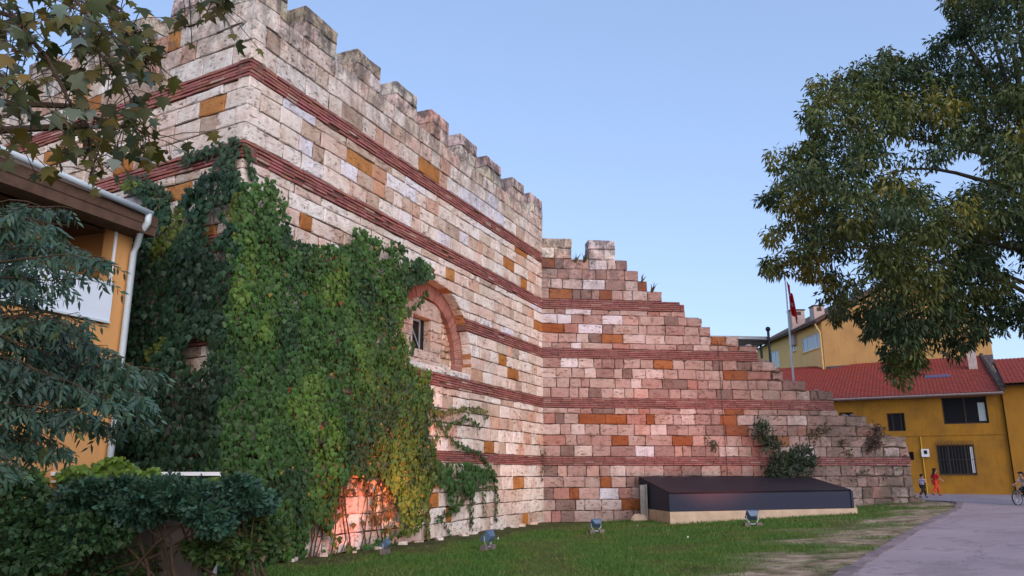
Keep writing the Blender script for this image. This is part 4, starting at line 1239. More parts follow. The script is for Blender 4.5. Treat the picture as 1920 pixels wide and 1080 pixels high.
for q in range(int(GL / .14)): m.fbox(FG, .1 + q * .14, .118 + q * .14, .98, 1.42, -.11, -.09)
mb_ = m.build('baluster', M['white_paint'], rl); mb_['kind'] = 'stuff'

# ------------------------------------------------------------------ things on and behind the ruined wall
# dark display shelter at the foot of the ruined wall
G1, G2 = gnd(1257, 983), gnd(1608, 963)
saz = math.degrees(math.atan2(G2[0] - G1[0], G2[1] - G1[1]))
FS = Frame(G1, saz)
sl = float(np.linalg.norm((G2 - G1)[:2]))
sh = thing('excavation_shelter', ((G1[0] + G2[0]) / 2, G1[1] + 1, G1[2]), 'long low black glazed shelter on a pale plinth against the ruined wall', 'shelter')
def fs_back(s): return float((np.array([FB.o[0], 0, 0]) @ [0, 0, 0]))
zt0, zt1 = FS.px(1257, 960)[1], FS.px(1608, 953)[1]
pz = (zt0 + zt1) / 2
# plinth follows the ground, shelter body sits on it
bl_ = np.array(FB.pt(FB.px(1200, 925, .12)[0], 0, .12)); br_ = np.array(FB.pt(FB.px(1600, 930, .12)[0], 0, .12))
f0, f1 = np.array(FS.pt(0, 0)), np.array(FS.pt(sl, 0))
q = lambda p, z: (p[0], p[1], z)
m = MB(); m.hexa([q(f0, -.1), q(f1, .2), q(br_, .2), q(bl_, -.1), q(f0, zt0), q(f1, zt1), q(br_, zt1), q(bl_, zt0)]); m.build('plinth', M['plinth'], sh)
ins_ = .12
c0 = f0 + (f1 - f0) / sl * .04 - FS.n * ins_ * .5; c1 = f1 - (f1 - f0) / sl * .10 - FS.n * ins_ * .5
zf0, zf1 = FS.px(1257, 927)[1], FS.px(1597, 921)[1]
bl2 = np.array(FB.pt(FB.px(1198, 897, .10)[0], 0, .10)); br2 = np.array(FB.pt(FB.px(1516, 896, .10)[0], 0, .10)); br2g = br_.copy()
zb0, zb1 = FB.px(1198, 897, .10)[1], FB.px(1516, 896, .10)[1]
t = NT('smoked_glass', .55, .22); t.base((.014, .019, .042)); M['smoke'] = t.m
m = MB(); m.quad(q(c0, zt0 + .01), q(c1, zt1 + .01), q(c1, zf1), q(c0, zf0)); m.quad(q(bl2, zt0 + .01), q(c0, zt0 + .01), q(c0, zf0), q(bl2, zb0))
m.quad(q(c1, zt1 + .01), q(br2g, zt1 + .01), q(br2, zb1), q(c1, zf1)); m.build('glazing', M['smoke'], sh)
m = MB(); u = np.array([0, 0, .05])
m.hexa([q(c0, zf0 + .003), q(c1, zf1 + .003), q(br2, zb1), q(bl2, zb0), q(c0 + FS.n * .03, zf0 + .05), q(c1 + FS.n * .03, zf1 + .05), q(br2, zb1 + .05), q(bl2, zb0 + .05)]); m.build('lid', simple('black_sheet', (.020, .017, .026), .6, .2, .2, 1.5, .05), sh)
m = MB()
for k in range(0):
    p_ = c0 + (c1 - c0) * k / 6; zz = zf0 + (zf1 - zf0) * k / 6
    m.box((p_[0], p_[1] - .012, (zz + pz) / 2 + .01), (.05, .03, zz - pz - .06))
for k in (0, 1): 
    p_ = (c0, c1)[k]; m.box((p_[0], p_[1], ((zf0, zf1)[k] + (zt0, zt1)[k]) / 2 + .01), (.07, .07, (zf0, zf1)[k] - (zt0, zt1)[k]))
m.build('mullion', M['smoke'], sh)['kind'] = 'stuff'
a_ = np.array(FB.pt(FB.px(1206, 950, .9)[0], 0, .9))
m = MB(); m.box((a_[0], a_[1], .62), (.18, .12, 1.15)); m.box((a_[0] + .1, a_[1] - .03, .66), (.05, .2, 1.1)); m.build('side_post', simple('grey_post', (.22, .21, .20), .8, .2, .2), sh)
m = MB(); m.ball((a_[0] - .15, a_[1] - .1, .12), (.28, .2, .18), 8, 6, None, .12); tag(m.build('stone_block', M['plinth']), 'rough pale stone lying beside the left end of the black shelter', 'stone')

# metal canopy behind the ruin
Yc = 30.0
a_, b_ = at(1340, 627, Yc), at(1443, 631, Yc)
cn = thing('metal_canopy', ((a_[0] + b_[0]) / 2, Yc + 1.5, .4), 'flat grey metal canopy on dark posts behind the top of the ruined wall', 'canopy')
m = MB(); m.hexa([(a_[0] - 2, Yc, a_[2] - .12), (b_[0], Yc, b_[2] - .12), (b_[0], Yc + 3, b_[2] - .05), (a_[0] - 2, Yc + 3, a_[2] - .05), (a_[0] - 2, Yc, a_[2]), (b_[0], Yc, b_[2]), (b_[0], Yc + 3, b_[2] + .07), (a_[0] - 2, Yc + 3, a_[2] + .07)]); m.build('roof', M['steel'], cn)
m = MB(); m.box(((a_[0] + b_[0]) / 2 - .4, Yc + .25, b_[2] - .2), (b_[0] - a_[0] + .8, .1, .14)); m.box(((a_[0] + b_[0]) / 2 - .4, Yc + 1.6, b_[2] - .2), (b_[0] - a_[0] + .8, .1, .14)); m.build('beam', M['iron'], cn)
for (x_, yt_, Yp) in ((1440, 619, Yc - .08), (1426, 640, Yc + .5), (1426, 640, Yc + 2.6)):
    p_ = at(x_, yt_, Yp); m = MB(); m.tube([(p_[0], Yp, .3), (p_[0], Yp, p_[2])], .05, 8)
    if yt_ == 619: m.ball((p_[0], Yp, p_[2] + .04), .10, 10, 7)
    m.build('post', M['iron'], cn)

# flagpole and its limp flag
Yf = 33.0
pt_, pb_ = at(1472, 517, Yf), at(1487, 708, Yf)
px_ = (pt_[0] + pb_[0]) / 2
fp = thing('flagpole', (px_, Yf, .35), 'white flagpole standing behind the stepped end of the ruined wall', 'flagpole')
m = MB(); m.tube([(px_, Yf, .3), (px_, Yf, pt_[2])], [.05, .032], 8); m.build('pole', M['white_paint'], fp, smooth=True)
m = MB(); m.ball((px_, Yf, pt_[2] + .04), .055, 8, 6); m.build('finial', M['steel'], fp)
m = MB(); NU, NV = 56, 40; FLh, FLw = 1.25, 1.8
ft = at(1473, 527, Yf)[2]
def fpos(u, v):
    z_ = ft - v * FLh - u * FLw * (.62 + .12 * (1 - v)) * .62
    x_ = px_ + .05 + .36 * (u ** .8) * (.55 + .45 * v) + .05 * math.sin(u * 9 + v * 2)
    y_ = Yf - .02 + .13 * math.sin(u * 15 + v * 1.6) * min(1, u * 4) * (.5 + .5 * u)
    return (x_, y_, z_)
for j in range(NV + 1):
    for i in range(NU + 1): m.v.append(fpos(i / NU, j / NV))
def star(x, y):
    a = math.atan2(y, x) % (2 * math.pi / 5); r = math.hypot(x, y)
    a = abs(a - math.pi / 5)
    return r * math.cos(a) < .125 * .5 / max(.3, math.cos(a) ** 0) * (0.62 + .38 * (a / (math.pi / 5)) * 2.2)
for j in range(NV):
    for i in range(NU):
        x_, y_ = (i + .5) / NU * FLw / FLh, (j + .5) / NV - .5
        wh = (math.hypot(x_ - .5, y_) < .25 and math.hypot(x_ - .5625, y_) > .20) or star(-(x_ - .80), y_)
        m.f.append((j * (NU + 1) + i, j * (NU + 1) + i + 1, (j + 1) * (NU + 1) + i + 1, (j + 1) * (NU + 1) + i)); m.c.append((.75, .72, .72) if wh else (.58, .014, .02))
t = NT('flag_cloth', .8, .2); t.base(t.col()); M['cloth_col'] = t.m
tag(m.build('flag', M['cloth_col'], None, True), 'limp red flag with white crescent and star hanging from the flagpole', 'flag')

# floodlights on the lawn; their warm lamps light the masonry
def floodlight(p, az, el, size, label, power, blend=.9, angle=95, warm=(1.0, .34, .12)):
    z0 = ground_z(p[0], p[1]) + .02
    f = thing('floodlight', (p[0], p[1], z0), label, 'floodlight', 'floodlights along the foot of the walls')
    a, e = R(az), R(el)
    fw = Vector((math.sin(a) * math.cos(e), math.cos(a) * math.cos(e), math.sin(e)))
    sd = Vector((math.cos(a), -math.sin(a), 0)); up = sd.cross(fw)
    c = Vector((p[0], p[1], z0 + size * .95))
    def P(x, y, z): return tuple(c + sd * x * size + up * y * size + fw * z * size)
    for s in (-1, 1):
        m = MB(); m.box((p[0] + sd.x * s * size * .55, p[1] + sd.y * s * size * .55, z0 + .04), (size * .5, size * .45, .10), -a); m.build('concrete_foot', M['concrete'], f)
    m = MB()
    for s in (-1, 1): m.tube([tuple(Vector((p[0], p[1], z0 + .08)) + sd * s * size * .30), tuple(c + sd * s * size * .56 - Vector((0, 0, size * .35))), tuple(c + sd * s * size * .56)], size * .05, 5)
    m.tube([tuple(Vector((p[0], p[1], z0 + .05)) - sd * size * .32), tuple(Vector((p[0], p[1], z0 + .05)) + sd * size * .32)], size * .07, 6)
    m.build('bracket', M['steel'], f)
    m = MB()
    m.hexa([P(-.32, -.26, -.34), P(.32, -.26, -.34), P(.32, .26, -.34), P(-.32, .26, -.34), P(-.52, -.42, .10), P(.52, -.42, .10), P(.52, .42, .10), P(-.52, .42, .10)])
    m.hexa([P(-.56, -.46, .10), P(.56, -.46, .10), P(.56, .46, .10), P(-.56, .46, .10), P(-.56, -.46, .17), P(.56, -.46, .17), P(.56, .46, .17), P(-.56, .46, .17)])
    for k in range(5):
        x = -.26 + .13 * k
        m.hexa([P(x - .015, -.2, -.42), P(x + .015, -.2, -.42), P(x + .015, .2, -.42), P(x - .015, .2, -.42), P(x - .015, -.22, -.33), P(x + .015, -.22, -.33), P(x + .015, .22, -.33), P(x - .015, .22, -.33)])
    m.build('lamp_head', simple('blue_grey_enamel', (.075, .12, .19), .45, .4, .12, 8, .05), f)
    m = MB(); m.quad(P(-.5, -.4, .174), P(.5, -.4, .174), P(.5, .4, .174), P(-.5, .4, .174))
    t = NT('lit_lens', .2, .5); t.base((.8, .5, .3)); t.b.inputs['Emission Color'].default_value = (*warm, 1); t.b.inputs['Emission Strength'].default_value = 6
    m.build('lens', t.m, f)
    ld = bpy.data.lights.new('lamp', 'SPOT'); ld.energy = power; ld.color = warm; ld.spot_size = R(angle); ld.spot_blend = blend; ld.shadow_soft_size = size * .4
    lo = bpy.data.objects.new('lamp', ld); lo.location = P(0, 0, .24); lo.rotation_euler = (-fw).to_track_quat('Z', 'Y').to_euler(); SC.collection.objects.link(lo)
    lo.parent = f; lo.matrix_parent_inverse = Matrix.Translation(-Vector(f.location))
    return f
floodlight(gnd(915, 1032), -62, 38, 0.28, 'blue grey floodlight on the lawn nearest the creeper, tilted at the tower wall', 640, warm=(1.0, .27, .08))
floodlight(gnd(1118, 1001), -22, 36, 0.26, 'small floodlight on the lawn before the inner corner of the walls', 170)
floodlight(gnd(1412, 988), -4, 42, 0.29, 'floodlight on the lawn in front of the black shelter, seen from behind', 760, warm=(1.0, .24, .11))
fq = FA.pt(-10.75, 0, .95)
floodlight(np.array(fq), -76, 42, .20, 'little floodlight hidden at the foot of the creeper below the arch', 62, angle=140, warm=(1.0, .12, .012))
# ------------------------------------------------------------------ trees and other plants
def blob_tree(region_clusters, leaves_per, rad, kind, size, colf, droop=.6, flat=.75):
    """leaf clusters (twig ends) given as centre + radius"""
    pos, tip, nrm, sz, col = [], [], [], [], []
    for (c, k) in region_clusters:
        cc = colf(c)
        n_ = int(leaves_per * k)
        for _ in range(n_):
            v = nr.normal(size=3); v /= np.linalg.norm(v) + 1e-9
            r_ = rad * k * rng.random() ** .45
            p = np.array(c) + v * r_ * np.array([1, 1, flat])
            pos.append(p)
            tip.append(v * .7 + np.array([0, 0, -droop]) + nr.normal(size=3) * .35)
            nrm.append(np.array([0, 0, .8]) + nr.normal(size=3) * .55)
            sz.append(size * rng.uniform(.7, 1.25)); col.append(vary(cc, .22))
    return pos, tip, nrm, sz, col

def limb(mb, a, b, r0, r1, sag=.12, n=7):
    a, b = np.array(a), np.array(b)
    L = np.linalg.norm(b - a)
    off = nr.normal(size=3) * L * .05
    P = []
    for i in range(n + 1):
        t = i / n
        p = a + (b - a) * t
        p = p + off * math.sin(math.pi * t) + np.array([0, 0, sag * L * math.sin(math.pi * t)]) + nr.normal(size=3) * L * .008
        P.append(p)
    mb.tube(P, [r0 + (r1 - r0) * (i / n) for i in range(n + 1)], 6)
    return P

def poly_dist(poly, x, y):
    d = 1e9
    for i in range(len(poly)):
        a, b = np.array(poly[i], float), np.array(poly[(i + 1) % len(poly)], float)
        ab = b - a; t = max(0, min(1, ((np.array([x, y]) - a) @ ab) / (ab @ ab + 1e-9)))
        d = min(d, np.linalg.norm(a + t * ab - np.array([x, y])))
    return d

# ---- big plane tree at the right, trunk just outside the picture
YT = 27.0
CROWN = [(1425, 372), (1452, 360), (1440, 300), (1445, 268), (1480, 280), (1518, 262), (1508, 215), (1522, 175), (1525, 150), (1560, 150), (1600, 118), (1640, 112), (1660, 88), (1672, 92), (1690, 120), (1745, 105), (1755, 70), (1792, 55), (1775, 20), (1770, -30), (1800, -160), (1950, -330), (2150, -380), (2350, -250), (2450, 50), (2450, 350), (2330, 560), (2150, 640), (1960, 590), (1935, 640), (1900, 600), (1880, 640), (1850, 570), (1850, 640), (1815, 640), (1795, 690), (1770, 640), (1745, 650), (1720, 690), (1690, 720), (1668, 690), (1655, 640), (1625, 640), (1600, 590), (1575, 605), (1548, 590), (1540, 520), (1520, 540), (1500, 510), (1440, 520), (1420, 500), (1470, 470), (1425, 440), (1480, 410)]
SKYHOLES = [(1690, 272, 48, 26), (1815, 312, 46, 34), (1765, 345, 42, 28), (1600, 500, 34, 26), (1480, 452, 26, 20), (1595, 392, 20, 16), (1912, 520, 30, 40), (1880, 470, 16, 22), (1560, 240, 12, 10), (1700, 165, 16, 10), (1640, 330, 12, 8), (1520, 345, 20, 14), (1730, 410, 14, 20), (1680, 440, 12, 16), (1910, 45, 20, 26)]
clusters, tries = [], 0
while len(clusters) < 2700 and tries < 60000:
    tries += 1
    x, y = rng.uniform(1415, 2450), rng.uniform(-380, 725)
    if x > 2020 and rng.random() < .45: continue
    if not inside(CROWN, x, y): continue
    dd = poly_dist(CROWN, x, y)
    if any(((x - h[0]) / h[2]) ** 2 + ((y - h[1]) / h[3]) ** 2 < 1 for h in SKYHOLES): continue
    if mnoise.noise(Vector((x * .014, y * .014, 3.3))) < -.40 and rng.random() < .5: continue
    half = 1.0 + 5.2 * min(1, dd / 230) ** .7
    Y = YT + rng.uniform(-1, 1) * half
    if Y > 35: continue
    clusters.append((at(x, y, Y), rng.uniform(.55, 1.2) * (.62 if dd < 22 else 1)))
for (x, y) in [(1662, 98), (1668, 115), (1664, 130), (1528, 152), (1560, 162), (1450, 285), (1446, 300), (1434, 372), (1446, 378), (1436, 502), (1450, 512), (1462, 505), (1480, 508), (1520, 168), (1515, 230), (1775, 12), (1790, 25), (1905, 110), (1690, 700), (1684, 690), (1676, 670)]:
    clusters.append((at(x, y, YT + rng.uniform(-1, 1)), .55))
def col_plane(c):
    n = mnoise.noise(Vector((c[0] * .55, c[1] * .4, c[2] * .55)))
    k = .75 + .5 * rng.random()
    if n > .26: b = (.112, .108, .016)
    elif n > -.06: b = (.064, .084, .019)
    else: b = (.034, .058, .023)
    return tuple(v * k for v in b)
pl5 = blob_tree(clusters, 80, .56, 'sprout', .20, col_plane, .75, .85)
tz = ground_z(19.8, 27)
T0 = np.array([19.8, 27.0, tz])
tree = thing('plane_tree', T0, 'tall plane tree with olive green crown overhanging the road at the right', 'tree')
m = MB(); m.tube([(19.8, 27, tz - .2), (19.75, 27, tz + .5), (19.6, 27.05, tz + 2.5), (19.4, 27.1, tz + 5), (19.3, 27, tz + 8), (19.5, 27, tz + 12), (19.4, 27, tz + 17)], [.62, .48, .42, .38, .30, .2, .06], 12); m.build('trunk', M['bark'], tree, True)
m = MB()
sel = [c for c in clusters if c[0][0] < 24]
for k in range(24):
    c = rng.choice(sel)[0]
    if c[2] < tz + 6.5: continue
    zb = min(tz + 14, max(tz + 7.0, c[2] - rng.uniform(.2, 3.2)))
    b0 = np.array([19.4, 27.05, zb])
    P = limb(m, b0, c, .085 + .03 * rng.random(), .012, .07)
    for q_ in range(2):
        c2 = rng.choice(sel)[0]
        if np.linalg.norm(c2 - P[4]) < 2.6 and c2[2] > tz + 6: limb(m, P[4], c2, .04, .01, .04, 5)
m.build('limb', M['bark'], tree, True)['kind'] = 'stuff'
leaf_mesh('crown', 'blade', *pl5, M['leaf_far'], tree)

# ---- near plane tree: only its lowest boughs hang into the upper left corner
bt = thing('plane_tree', (-6.4, 4.6, 0), 'near plane tree whose leafy boughs with large lobed leaves hang into the upper left corner', 'tree')
m = MB(); m.tube([(-6.4, 4.6, -.2), (-6.35, 4.6, .6), (-6.3, 4.65, 3), (-6.35, 4.6, 6.5), (-6.3, 4.6, 10)], [.42, .33, .28, .22, .10], 12); m.build('trunk', M['bark'], bt, True)
BOUGH = [([(-190, -40), (20, 30), (90, 110), (130, 190), (165, 235), (190, 300)], 5.0, 32), ([(-190, -130), (60, -20), (150, 60), (205, 120), (240, 175), (275, 250)], 5.3, 46), ([(-160, -190), (130, -50), (220, 20), (262, 70), (280, 120)], 5.6, 62),
         ([(-200, 40), (-40, 110), (30, 160), (60, 215)], 4.7, 40), ([(-200, 120), (-60, 190), (0, 235), (30, 258)], 5.0, 16), ([(40, -120), (240, -70), (340, -40), (400, -5), (412, 18)], 5.2, 26), ([(-180, -80), (-20, -10), (40, 40), (60, 90)], 4.9, 44), ([(30, -100), (120, -20), (170, 30), (215, 75)], 4.8, 44),
         ([(150, 200), (200, 235), (250, 238), (290, 262)], 5.8, 24), ([(165, 235), (170, 300), (178, 345)], 5.0, 7)]
m = MB(); pos, tip, nrm, sz, col = [], [], [], [], []
for (pts, Y, n_) in BOUGH:
    P3 = [at(x, y, Y + .25 * math.sin(i * 1.9)) for i, (x, y) in enumerate(pts)]
    root = np.array([-6.33, 4.62, P3[0][2] - .4])
    m.tube([root] + P3, [.05] + [.022 - .018 * i / (len(P3) - 1) for i in range(len(P3))], 6)
    for _ in range(int(n_ * 1.45)):
        t_ = (rng.random() ** .75) * (len(P3) - 1.001); i = int(t_)
        if pts[i][0] < -120 and rng.random() < .6: continue
        p = P3[i] + (P3[i + 1] - P3[i]) * (t_ - i)
        q_ = p + nr.normal(size=3) * np.array([.13, .20, .11]) + np.array([0, 0, -.05])
        m.tube([p, (p + q_) / 2 + np.array([0, 0, .02]), q_], .0035, 4)
        pos.append(q_)
        tip.append(np.array([rng.gauss(.15, .55), rng.gauss(0, .5), -.9]))
        nrm.append(np.array([rng.gauss(0, .5), -.7 + rng.gauss(0, .4), rng.gauss(.5, .4)]))
        sz.append(rng.uniform(.07, .145))
        r = rng.random()
        col.append(vary((.080, .076, .014) if r < .45 else (.045, .055, .018) if r < .8 else (.13, .17, .135) if r < .93 else (.12, .085, .015), .3))
m.build('limb', M['twig'], bt)
leaf_mesh('crown', 'plane', pos, tip, nrm, sz, col, leaf_mat('plane_leaf', .35), bt)
for (x, y) in ((292, 140), (302, 150), (268, 275), (312, 285), (318, 296)):
    p = at(x, y, 5.4); m = MB(); m.ball(p, .017, 8, 6, None, .12); m.tube([p, p + np.array([-.01, 0, .09])], .002, 4); m.build('seed_ball', M['twig'], bt)

# ---- blue green tree in front of the orange house
at_ = thing('ash_tree', (-7.4, 8.0, 0), 'blue green leafy tree with drooping sprays in front of the orange house', 'tree')
m = MB(); m.tube([(-7.4, 8, -.2), (-7.35, 8, .5), (-7.2, 8.05, 2), (-7.0, 8, 3.6), (-6.8, 7.95, 5.0)], [.2, .15, .13, .09, .04], 9); m.build('trunk', M['bark'], at_, True)
SPRAY = [((-30, 395), (140, 402), 1.0), ((-30, 430), (125, 428), 1.0), ((-60, 470), (90, 470), 1.1), ((-40, 500), (200, 500), 1.2), ((-60, 520), (205, 515), .8), ((-60, 560), (100, 545), 1.1), ((-60, 600), (150, 590), 1.3), ((-60, 640), (205, 640), 1.3), ((-80, 660), (250, 668), 1.4), ((-40, 690), (300, 705), 1.6), ((-60, 720), (285, 742), 1.5), ((-60, 700), (240, 760), 1.2), ((-60, 760), (260, 800), 1.2), ((-60, 740), (160, 770), 1.3), ((-80, 800), (130, 830), 1.2), ((-80, 780), (90, 860), 1.2), ((-80, 840), (40, 880), 1.0), ((-80, 540), (60, 620), 1.2), ((-100, 640), (110, 700), 1.3), ((-60, 455), (40, 405), .9), ((-60, 590), (170, 610), .9), ((-20, 620), (180, 690), 1.1)]
m = MB(); pos, tip, nrm, sz, col = [], [], [], [], []
for i, (a_, b_, k) in enumerate(SPRAY):
  for rep in range(2):
    Ya, Yb = 8.0 + rng.uniform(-.7, .6), 8.0 + rng.uniform(-.9, .9)
    A_, B_ = at(a_[0], a_[1] + rng.uniform(-12, 12), Ya), at(b_[0] - rep * rng.uniform(0, 50), b_[1] + rng.uniform(-16, 16), Yb)
    root = np.array([-6.95, 8.0, min(5, max(1.2, A_[2] - .1))])
    P = limb(m, A_, B_, .012, .003, .05, 9)
    m.tube([root, A_], [.03, .012], 5)
    L = np.linalg.norm(B_ - A_)
    for _ in range(int(L * 25 * k)):
        t_ = rng.random() ** .8 * 8.99; q = int(t_); p = P[q] + (P[q + 1] - P[q]) * (t_ - q)
        dirn = (B_ - A_) / L * rng.uniform(-.2, .7) + np.array([rng.gauss(0, .3), rng.gauss(0, .5), -.55])
        dirn /= np.linalg.norm(dirn)
        rl_ = rng.uniform(.14, .30)
        e_ = p + dirn * rl_
        m.tube([p, e_], .0025, 3, cap=False)
        cc = (.058, .122, .092) if mnoise.noise(Vector((p[0] * 1.2, 3, p[2] * 1.2))) > -.15 else (.034, .076, .060)
        if rng.random() < .05: cc = (.075, .10, .03)
        for u in range(7):
            f = p + (e_ - p) * (u + 1) / 7
            sd_ = np.cross(dirn, [0, .9, .3]); sd_ /= np.linalg.norm(sd_)
            pos.append(f); tip.append(dirn * .6 + sd_ * (1 if u % 2 else -1) * .8 + np.array([0, 0, -.45])); nrm.append(np.array([0, -.6, .6]) + nr.normal(size=3) * .35)
            sz.append(rng.uniform(.06, .11)); col.append(vary(cc, .22))
m.build('limb', M['twig'], at_)
leaf_mesh('crown', 'blade', pos, tip, nrm, sz, col, M['leaf'], at_)

# ---- shrubs along the garden wall
def shrub(name, base, label, cat, blobs, n, kind, size, colf, stems=7, droop=.2, mat=None):
    th_ = thing(name, base, label, cat)
    pos, tip, nrm, sz, col = [], [], [], [], []
    for _ in range(n):
        c, r_ = blobs[rng.randrange(len(blobs))]
        v = nr.normal(size=3); v /= np.linalg.norm(v)
        p = np.array(c) + v * np.array(r_) * rng.random() ** .33
        if p[2] < ground_z(p[0], p[1]) + .02: continue
        pos.append(p); tip.append(v + nr.normal(size=3) * .5 + np.array([0, 0, -droop])); nrm.append(nr.normal(size=3) * .6 + np.array([0, -.4, .7])); sz.append(size * rng.uniform(.6, 1.3)); col.append(colf(p))
    m = MB()
    for k in range(stems):
        c, r_ = blobs[k % len(blobs)]
        b = np.array(base) + nr.normal(size=3) * np.array([.25 * max(1, len(blobs) ** .5 * .5), .08, 0])
        limb(m, b, np.array(c) + nr.normal(size=3) * np.array(r_) * .4, .022, .008, .06, 5)
    m.build('stem', M['twig'], th_)
    leaf_mesh('foliage', kind, pos, tip, nrm, sz, col, mat or M['leaf'], th_)
    return th_
def pb(x, y, Y, rx, ry, rz_): return (at(x, y, Y), (rx, ry, rz_))
jb = [pb(160, 945, 11.0, .55, .35, .22), pb(230, 938, 11.1, .55, .40, .20), pb(300, 936, 11.0, .60, .4, .20), pb(370, 940, 10.9, .55, .4, .20), pb(440, 932, 11.0, .5, .35, .19), pb(490, 935, 11.0, .25, .25, .13), pb(260, 962, 10.9, .5, .35, .15), pb(140, 975, 10.8, .4, .3, .20), pb(400, 960, 10.8, .35, .3, .12)]
shrub('juniper_bush', (at(330, 1020, 11.1)[0], 11.1, 0), 'spreading dark blue green juniper bush in front of the garden wall', 'bush', [((c + np.array([0, rng.uniform(-.15, .15), rng.uniform(-.06, .09)])), (r[0] * rng.uniform(.6, 1), r[1], r[2] * rng.uniform(.7, 1.3))) for c, r in jb for _ in (0, 1)] + [((c + np.array([rng.uniform(-.4, .4), -.25, rng.uniform(-.2, .22)])), (.22, .16, .08)) for c, r in jb for _ in (0, 1)], 17000, 'sprig', .105, lambda p: vary((.042, .104, .072) if rng.random() < .75 else (.020, .052, .038), .35), 14)
db = [pb(60, 990, 10.6, .8, .4, .28), pb(160, 1000, 10.7, .6, .4, .25), pb(10, 930, 10.8, .5, .4, .4), pb(40, 1040, 10.3, .7, .4, .25)]
shrub('low_bush', (at(60, 1050, 10.6)[0], 10.6, 0), 'dense dark green bush in the bottom left corner', 'bush', db, 4200, 'ivy', .085, lambda p: vary((.034, .082, .030), .4), 8)
shrub('leafy_bush', (at(480, 1040, 11.4)[0], 11.5, 0), 'loose mixed green bush with dry leaf tips between the juniper and the creeper', 'bush', [pb(470, 985, 11.6, .35, .3, .32), pb(500, 1010, 11.7, .3, .3, .25), pb(450, 1030, 11.2, .35, .3, .18), pb(440, 900, 11.3, .18, .2, .12), pb(400, 1030, 11.0, .4, .3, .18)], 2600, 'ivy', .085, lambda p: vary((.045, .085, .02) if rng.random() < .75 else (.11, .075, .03) if rng.random() < .35 else (.03, .06, .022), .35), 9)
# creeper over the railing
pos, tip, nrm, sz, col = [], [], [], [], []
m = MB()
RV = [FG.px(*p) for p in [(-80, 870), (60, 885), (170, 868), (200, 858), (250, 866), (330, 882), (340, 892), (420, 895), (430, 915), (330, 940), (180, 960), (120, 1000), (-80, 1010)]]
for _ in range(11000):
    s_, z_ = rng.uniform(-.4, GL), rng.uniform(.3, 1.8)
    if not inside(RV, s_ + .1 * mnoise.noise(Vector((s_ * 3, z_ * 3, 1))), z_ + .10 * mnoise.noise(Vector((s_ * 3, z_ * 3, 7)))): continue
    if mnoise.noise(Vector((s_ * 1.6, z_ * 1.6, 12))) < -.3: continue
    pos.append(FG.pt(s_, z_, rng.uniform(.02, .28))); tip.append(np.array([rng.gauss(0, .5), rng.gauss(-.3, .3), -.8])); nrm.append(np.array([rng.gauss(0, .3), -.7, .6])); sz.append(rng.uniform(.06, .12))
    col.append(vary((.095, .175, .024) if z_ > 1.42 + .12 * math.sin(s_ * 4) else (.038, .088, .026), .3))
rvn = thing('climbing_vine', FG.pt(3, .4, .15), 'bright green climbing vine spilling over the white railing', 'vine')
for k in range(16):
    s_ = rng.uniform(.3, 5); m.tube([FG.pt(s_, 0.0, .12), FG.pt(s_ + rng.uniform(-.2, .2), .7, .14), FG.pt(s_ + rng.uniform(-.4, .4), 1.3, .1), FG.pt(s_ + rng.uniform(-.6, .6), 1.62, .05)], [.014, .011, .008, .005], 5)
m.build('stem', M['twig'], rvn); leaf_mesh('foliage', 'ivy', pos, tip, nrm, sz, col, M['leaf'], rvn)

# ground cover and rough plants along the foot of the tower and garden wall
pos, tip, nrm, sz, col = [], [], [], [], []
GC = [(-60, 1110), (-60, 1010), (190, 1030), (330, 1030), (420, 1020), (520, 1030), (560, 1046), (470, 1072), (330, 1090), (200, 1120)]
for _ in range(24000):
    x, y = rng.uniform(-60, 560), rng.uniform(1005, 1120)
    if not inside(GC, x, y): continue
    p = gnd(x, y); h = rng.random() ** 1.6 * (.46 if x < 400 else .16) * (.6 + .8 * max(0, .5 + mnoise.noise(Vector((p[0] * 2, p[1] * 2, 3)))))
    pos.append((p[0], p[1], p[2] + h + .02)); tip.append(np.array([rng.gauss(0, .8), rng.gauss(-.3, .7), rng.gauss(-.1, .6)])); nrm.append(np.array([rng.gauss(0, .4), -.3, .9])); sz.append(rng.uniform(.04, .085))
    col.append(vary((.028, .065, .020) if mnoise.noise(Vector((p[0] * 1.4, p[1] * 1.4, 8))) < .15 else (.075, .13, .025), .4))
tag(leaf_mesh('ground_cover', 'ivy', pos, tip, nrm, sz, col, M['leaf']), 'low dark leafy ground cover at the bottom left', 'ground cover', kind='stuff')

